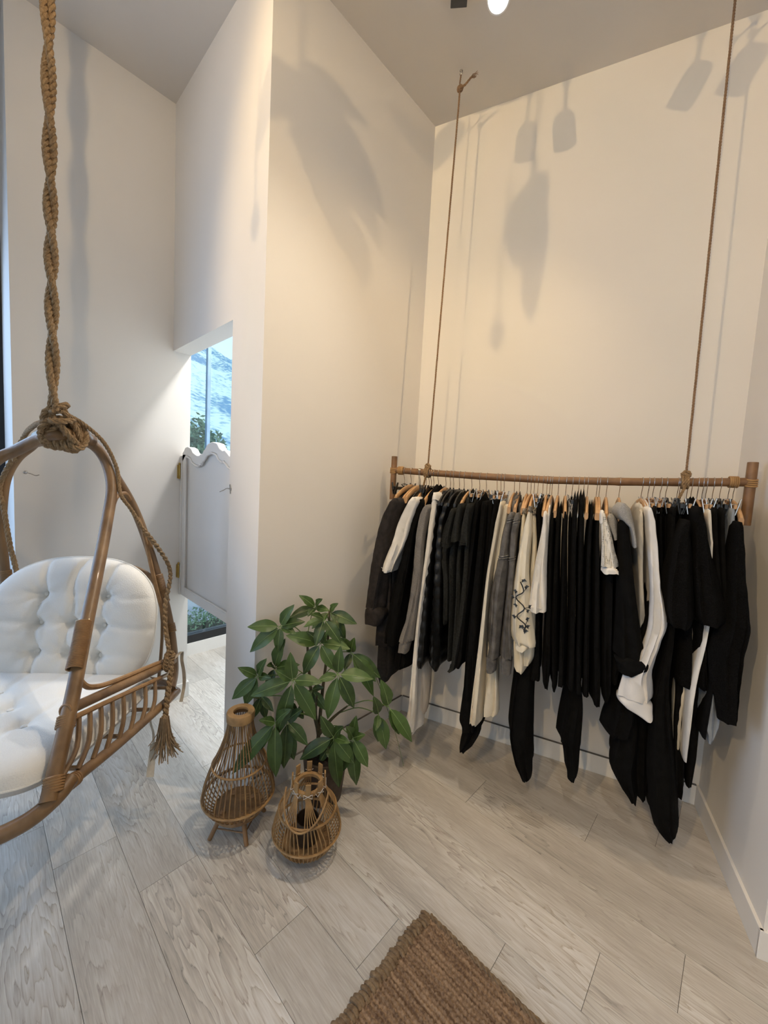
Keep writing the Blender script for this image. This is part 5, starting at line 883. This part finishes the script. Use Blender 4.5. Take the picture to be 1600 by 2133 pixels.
for hub, tips in LEAVES:
    H_ = Vector(hub); cand = [p for p in SPTS if p.z < H_.z - .0] or SPTS; p0 = min(cand, key=lambda p: (p - H_).length + abs(p.z - (H_.z - .10)) * .5)
    mid = p0.lerp(H_, .5) + Vector((0, 0, .03)); MB().tube(smooth_path([p0, mid, H_], 6), [.0022] * 12 + [.0018], 6).build('petiole', 'petiole', PT)
    for tp in tips:
        b, rib = leaf_mb(hub, tp, rn); o = b.build('leaf', 'leaf', PT); rib.build('midrib', 'leaf_rib', o)
# grassy tendril leaning right towards the corner
tq = [(-1.20, 1.18, .70), (-1.20, 1.24, .66), (-1.22, 1.32, .55), (-1.20, 1.38, .40), (-1.16, 1.42, .25), (-1.10, 1.42, .12)]
MB().tube(smooth_path(tq, 6), [.0016] * 20 + [.001] * 11, 5).build('tendril', 'petiole', PT)
# ================================================================ RUG
rx0, rx1, ry0, ry1 = -.694, .62, .02, 1.062
RG = thing('jute_rug', ((rx0 + rx1) / 2, (ry0 + ry1) / 2, 0), 'chunky brown woven jute rug in the foreground', 'rug')
def rug_grid():
    st = .0034; nx = int((rx1 - rx0 - .03) / st); ny = int((ry1 - ry0) / st)
    X = rx0 + .03 + np.arange(nx + 1) * st; Y = ry0 + np.arange(ny + 1) * st
    xx, yy = np.meshgrid(X, Y, indexing='ij')
    row = yy / .0145; ri = np.floor(row); fy = row - ri; hy = np.abs(np.sin(np.pi * row)) ** .6
    px = xx / .0125 + .5 * (ri % 2) + .25 * np.sin(ri * 1.7); hx = np.abs(np.sin(np.pi * px + .9 * (fy - .5))) ** .6
    rs = np.random.RandomState(2); jit = rs.rand(400, 400); jv = jit[(ri % 400).astype(int), (np.floor(px) % 400).astype(int)]
    z = .004 + .0085 * hy * (.12 + .88 * hx) * (.7 + .5 * jv) + rs.rand(*xx.shape) * .0008
    xo = xx + .0018 * np.sin(yy * 900 + 0) * 0; yo = yy + .0012 * np.sin(xx * 60)
    v = np.stack([xo, yo, z], -1).reshape(-1, 3)
    i = np.arange(nx)[:, None] * (ny + 1) + np.arange(ny)[None, :]; f = np.stack([i, i + ny + 1, i + ny + 2, i + 1], -1).reshape(-1, 4)
    me = bpy.data.meshes.new('woven_field'); me.from_pydata((v - np.array(RG.location)).tolist(), [], f.tolist()); me.materials.append(MATS['jute']); me.polygons.foreach_set('use_smooth', [True] * len(me.polygons))
    o = bpy.data.objects.new('woven_field', me); COL.objects.link(o); o.parent = RG
rug_grid()
MB().box((rx0 + .01, ry0, .0005), (rx1 - .01, ry1 - .004, .005)).build('backing', 'jute', RG, smooth=False)
b = MB(); rq = random.Random(9); y = ry0
while y < ry1 - .01:      # blanket stitched left edge
    r_ = .0085 + rq.uniform(-.0015, .0015); x0 = rx0 + rq.uniform(-.005, .004)
    b.tube([(x0, y, .006), (x0 + .010, y + .002, .011), (x0 + .026, y + .004, .012), (x0 + .038, y + .002, .007)], [r_ * .75, r_, r_, r_ * .7], 7, sq=.8); y += .0135 + rq.uniform(-.001, .003)
b.build('stitched_edge', 'jute_edge', RG, kind='stuff')
b = MB(); x = rx0 + .03; q = []
while x < rx1: q.append((x, ry1 - .002 + rq.uniform(-.0015, .0015), .009)); x += .012
b.rope(q, .0085, n=5); b.build('corded_edge', 'jute_edge', RG)
# ================================================================ TRACK LIGHTS
def lamp_head(name, tip, aim, label, group, rad=.044, ln=.165, on=True):
    T = Vector(tip); D = (Vector(aim) - T).normalized(); r = thing(name, tuple(T - D * ln), label, 'spotlight', group)
    bk = T - D * ln
    MB().lathe([(.004, 0), (rad * .55, .004), (rad * .85, .018), (rad, .045), (rad, ln - .006), (rad * .97, ln), (rad * .86, ln), (rad * .82, ln - .012)], bk, 32, cap=False, axis=D).build('lamp_housing', 'lamp_body', r)
    MB().lathe([(.0005, ln - .013), (rad * .83, ln - .013)], bk, 28, cap=False, axis=D).build('lens', 'lens' if on else 'dark_grey', r)
    j = T - D * ln * .62; MB().tube([j, Vector((j.x - D.x * .02, j.y - D.y * .02, HC - .04))], .008, 10).lathe([(.016, HC - .05), (.018, HC - .045), (.018, HC - .022)], Vector((j.x - D.x * .02, j.y - D.y * .02, 0)), 14).build('stem', 'lamp_body', r)
    return r, T, D
tr = thing('ceiling_track', (-.6, 1.41, HC - .01), 'white lighting track across the ceiling above the rail', 'track')
MB().box((-1.15, 1.385, HC - .03), (.35, 1.42, HC - .001)).build('track_bar', 'lamp_body', tr, smooth=False, bevel=.002)
MB().box((-.035, -.035, HC - .035), (.035, .035, HC - .001), (Vector((-1.092, 1.47, 0)), Vector((.8, .6, 0)), Vector((-.6, .8, 0)), Vector((0, 0, 1)))).build('track_adapter', 'dark_grey', tr, smooth=False, bevel=.002, label='dark track adapter')
r, T, D = lamp_head('track_spotlight', (-.842, 1.375, 3.30), (-.55, .3, 1.2), 'lit track spotlight at the top edge of the picture', 'track spotlights')
spot('track_lamp_beam', tuple(T + D * .01), tuple(T + D), 55, WARMW, 112, .9, .02)
r, T, D = lamp_head('track_spotlight', (-.32, 1.56, 3.32), (-1.1, 1.25, 1.6), 'track spotlight just above the top edge, over the right rope', 'track spotlights')
spot('track_lamp_beam', tuple(T + D * .01), tuple(T + D), 34, WARM, 105, .9, .02)
for i, (loc, aim, pw, col, cone, bl) in enumerate(SPOTS):
    r, T, D = lamp_head('track_spotlight', loc, aim, ('first', 'second', 'third', 'added floor-lighting')[i] + ' track spotlight behind the camera', 'track spotlights')
    spot('track_lamp_beam', tuple(T + D * .01), tuple(T + D), pw, col, cone, bl, .018)
# ================================================================ SHADOW PENDANT unseen above the camera: leaf blades shaped to throw wall shadows
LP = thing('shadow_pendant', (-.88, -.16, 3.12), 'unseen hanging decoration, its leaf blades shaped to cast the wall shadows', 'pendant')
def blade(c, d, L, w, name='shadow_blade'):
    c = Vector(c); d = Vector(d).normalized(); S = d.cross(Vector((-.5, .85, 0))).normalized(); Nn = S.cross(d); vs = []; fs = []; n = 14
    for i in range(n + 1):
        t = i / n; ww = max(.002, w * math.sin(math.pi * t ** .8) ** .8 * (1 + .18 * (i % 2))); p = c + d * L * t + Nn * .05 * L * math.sin(math.pi * t)
        vs += [p - S * ww, p + Nn * .004, p + S * ww, p - Nn * .004]
    for i in range(n):
        for k in range(4): a = i * 4 + k; b2 = i * 4 + (k + 1) % 4; fs.append((a, b2, b2 + 4, a + 4))
    return MB().add(vs, fs).build(name, 'tassel', LP)
for c_, d_, L_, w_ in [((-.88, -.16, 3.30), (.05, .65, -.45), .34, .050), ((-.88, -.16, 3.30), (.08, .28, -1), .36, .045), ((-.87, -.14, 3.28), (.0, .9, -.9), .38, .040), ((-.89, -.18, 3.28), (-.05, -.4, -.7), .22, .035), ((-.88, -.15, 3.31), (.0, .9, .05), .22, .035), ((-.87, -.02, 3.06), (.02, .35, -.8), .20, .03)]: blade(c_, d_, L_, w_)
MB().tube([(-.88, -.16, HC), (-.88, -.16, 3.28)], .004, 6).build('cord', 'rope_thin', LP)
MB().tube([(-.93, -.24, 3.30), (-.94, -.25, 3.10), (-.935, -.25, 2.98)], .004, 6).lathe([(.001, 0), (.018, .03), (.02, .06), (.001, .11)], (-.935, -.25, 2.87), 12).build('shadow_drop', 'tassel', LP)
# ================================================================ OUTSIDE
g_ = MB().box((-60, -40, -1.3), (-3.6, 60, -1.2)).build('ground_outside', 'ground_out', smooth=False); structure(g_, 'pale ground outside the window'); g_['category'] = 'ground'
g_ = MB().box((-700, -500, -6.2), (-60, 700, -6)).build('lake', 'water', smooth=False); g_['label'] = 'pale water beyond the garden'; g_['category'] = 'water'; g_['kind'] = 'structure'
def leaf_cloud(name, c, rad, n, size, mt, parent, seed, shell=.55):
    rq = random.Random(seed); vs = []; fs = []
    for i in range(n):
        while True:
            p = Vector((rq.uniform(-1, 1), rq.uniform(-1, 1), rq.uniform(-1, 1)))
            if shell < p.length <= 1: break
        p = Vector((p.x * rad[0], p.y * rad[1], p.z * rad[2])) * (1 + .12 * math.sin(p.x * 9 + p.y * 7)) + Vector(c); a = Vector((rq.gauss(0, 1), rq.gauss(0, 1), rq.gauss(0, 1))).normalized(); b2 = a.orthogonal().normalized(); s = size * rq.uniform(.6, 1.3)
        o = len(vs); vs += [p - a * s, p + b2 * s * .4, p + a * s, p - b2 * s * .4 + a.cross(b2) * s * .2]; fs.append((o, o + 1, o + 2, o + 3))
    return MB().add(vs, fs).build(name, mt, parent, smooth=False, kind='stuff')
hr = thing('hedge', (-4.6, 2.0, -1.2), 'clipped green hedge outside, seen below the saloon door', 'hedge')
leaf_cloud('foliage', (-4.7, 2.2, -.78), (.45, 2.6, .60), 22000, .024, 'hedge_leaf', hr, 1, .8)
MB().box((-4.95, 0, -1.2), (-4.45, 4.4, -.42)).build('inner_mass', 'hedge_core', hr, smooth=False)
for i, (c, rad, n) in enumerate([((-12.5, 4.75, 1.0), (1.4, .90, 2.05), 5200), ((-9.6, 5.1, .3), (.8, .6, 1.5), 3200), ((-16, 8.6, .7), (1.8, 1.3, 2.2), 4000)]):
    t_ = thing('tree', (c[0], c[1], -1.2), ['rounded green tree left of the window mullion', 'smaller tree right of the window mullion', 'farther tree at the right side of the window'][i], 'tree', 'trees outside the window')
    leaf_cloud('foliage', c, rad, n, .11, 'tree_leaf', t_, 20 + i, .45); MB().tube([(c[0], c[1], -1.2), (c[0], c[1], c[2])], [.12, .06], 8).build('trunk', 'bark', t_)
def mountain():
    nx, ny = 90, 120; vs = []; fs = []
    from mathutils import noise as MN
    for i in range(nx + 1):
        for j in range(ny + 1):
            x = -120 - 620 * i / nx; y = -260 + 900 * j / ny; t = i / nx
            h = -6 + 215 * (t ** 1.15) * (1 + .25 * math.sin(y / 150 + .8)) + 22 * t * MN.fractal(Vector((x, y, 0)) / 70, 1.0, 2.0, 5)
            vs.append((x, y, h))
    for i in range(nx):
        for j in range(ny): a = i * (ny + 1) + j; fs.append((a, a + ny + 1, a + ny + 2, a + 1))
    o = MB().add(vs, fs).build('mountain', 'mountain'); o['label'] = 'hazy blue-green mountainside filling the window'; o['category'] = 'mountain'; o['kind'] = 'structure'
mountain()
sl = bpy.data.lights.new('sun', 'SUN'); sl.energy = 1.6; sl.angle = .02; sl.color = (1, .95, .86); so = bpy.data.objects.new('sun', sl); COL.objects.link(so); so.rotation_euler = Vector((-.55, .35, -.6)).to_track_quat('-Z', 'Y').to_euler()
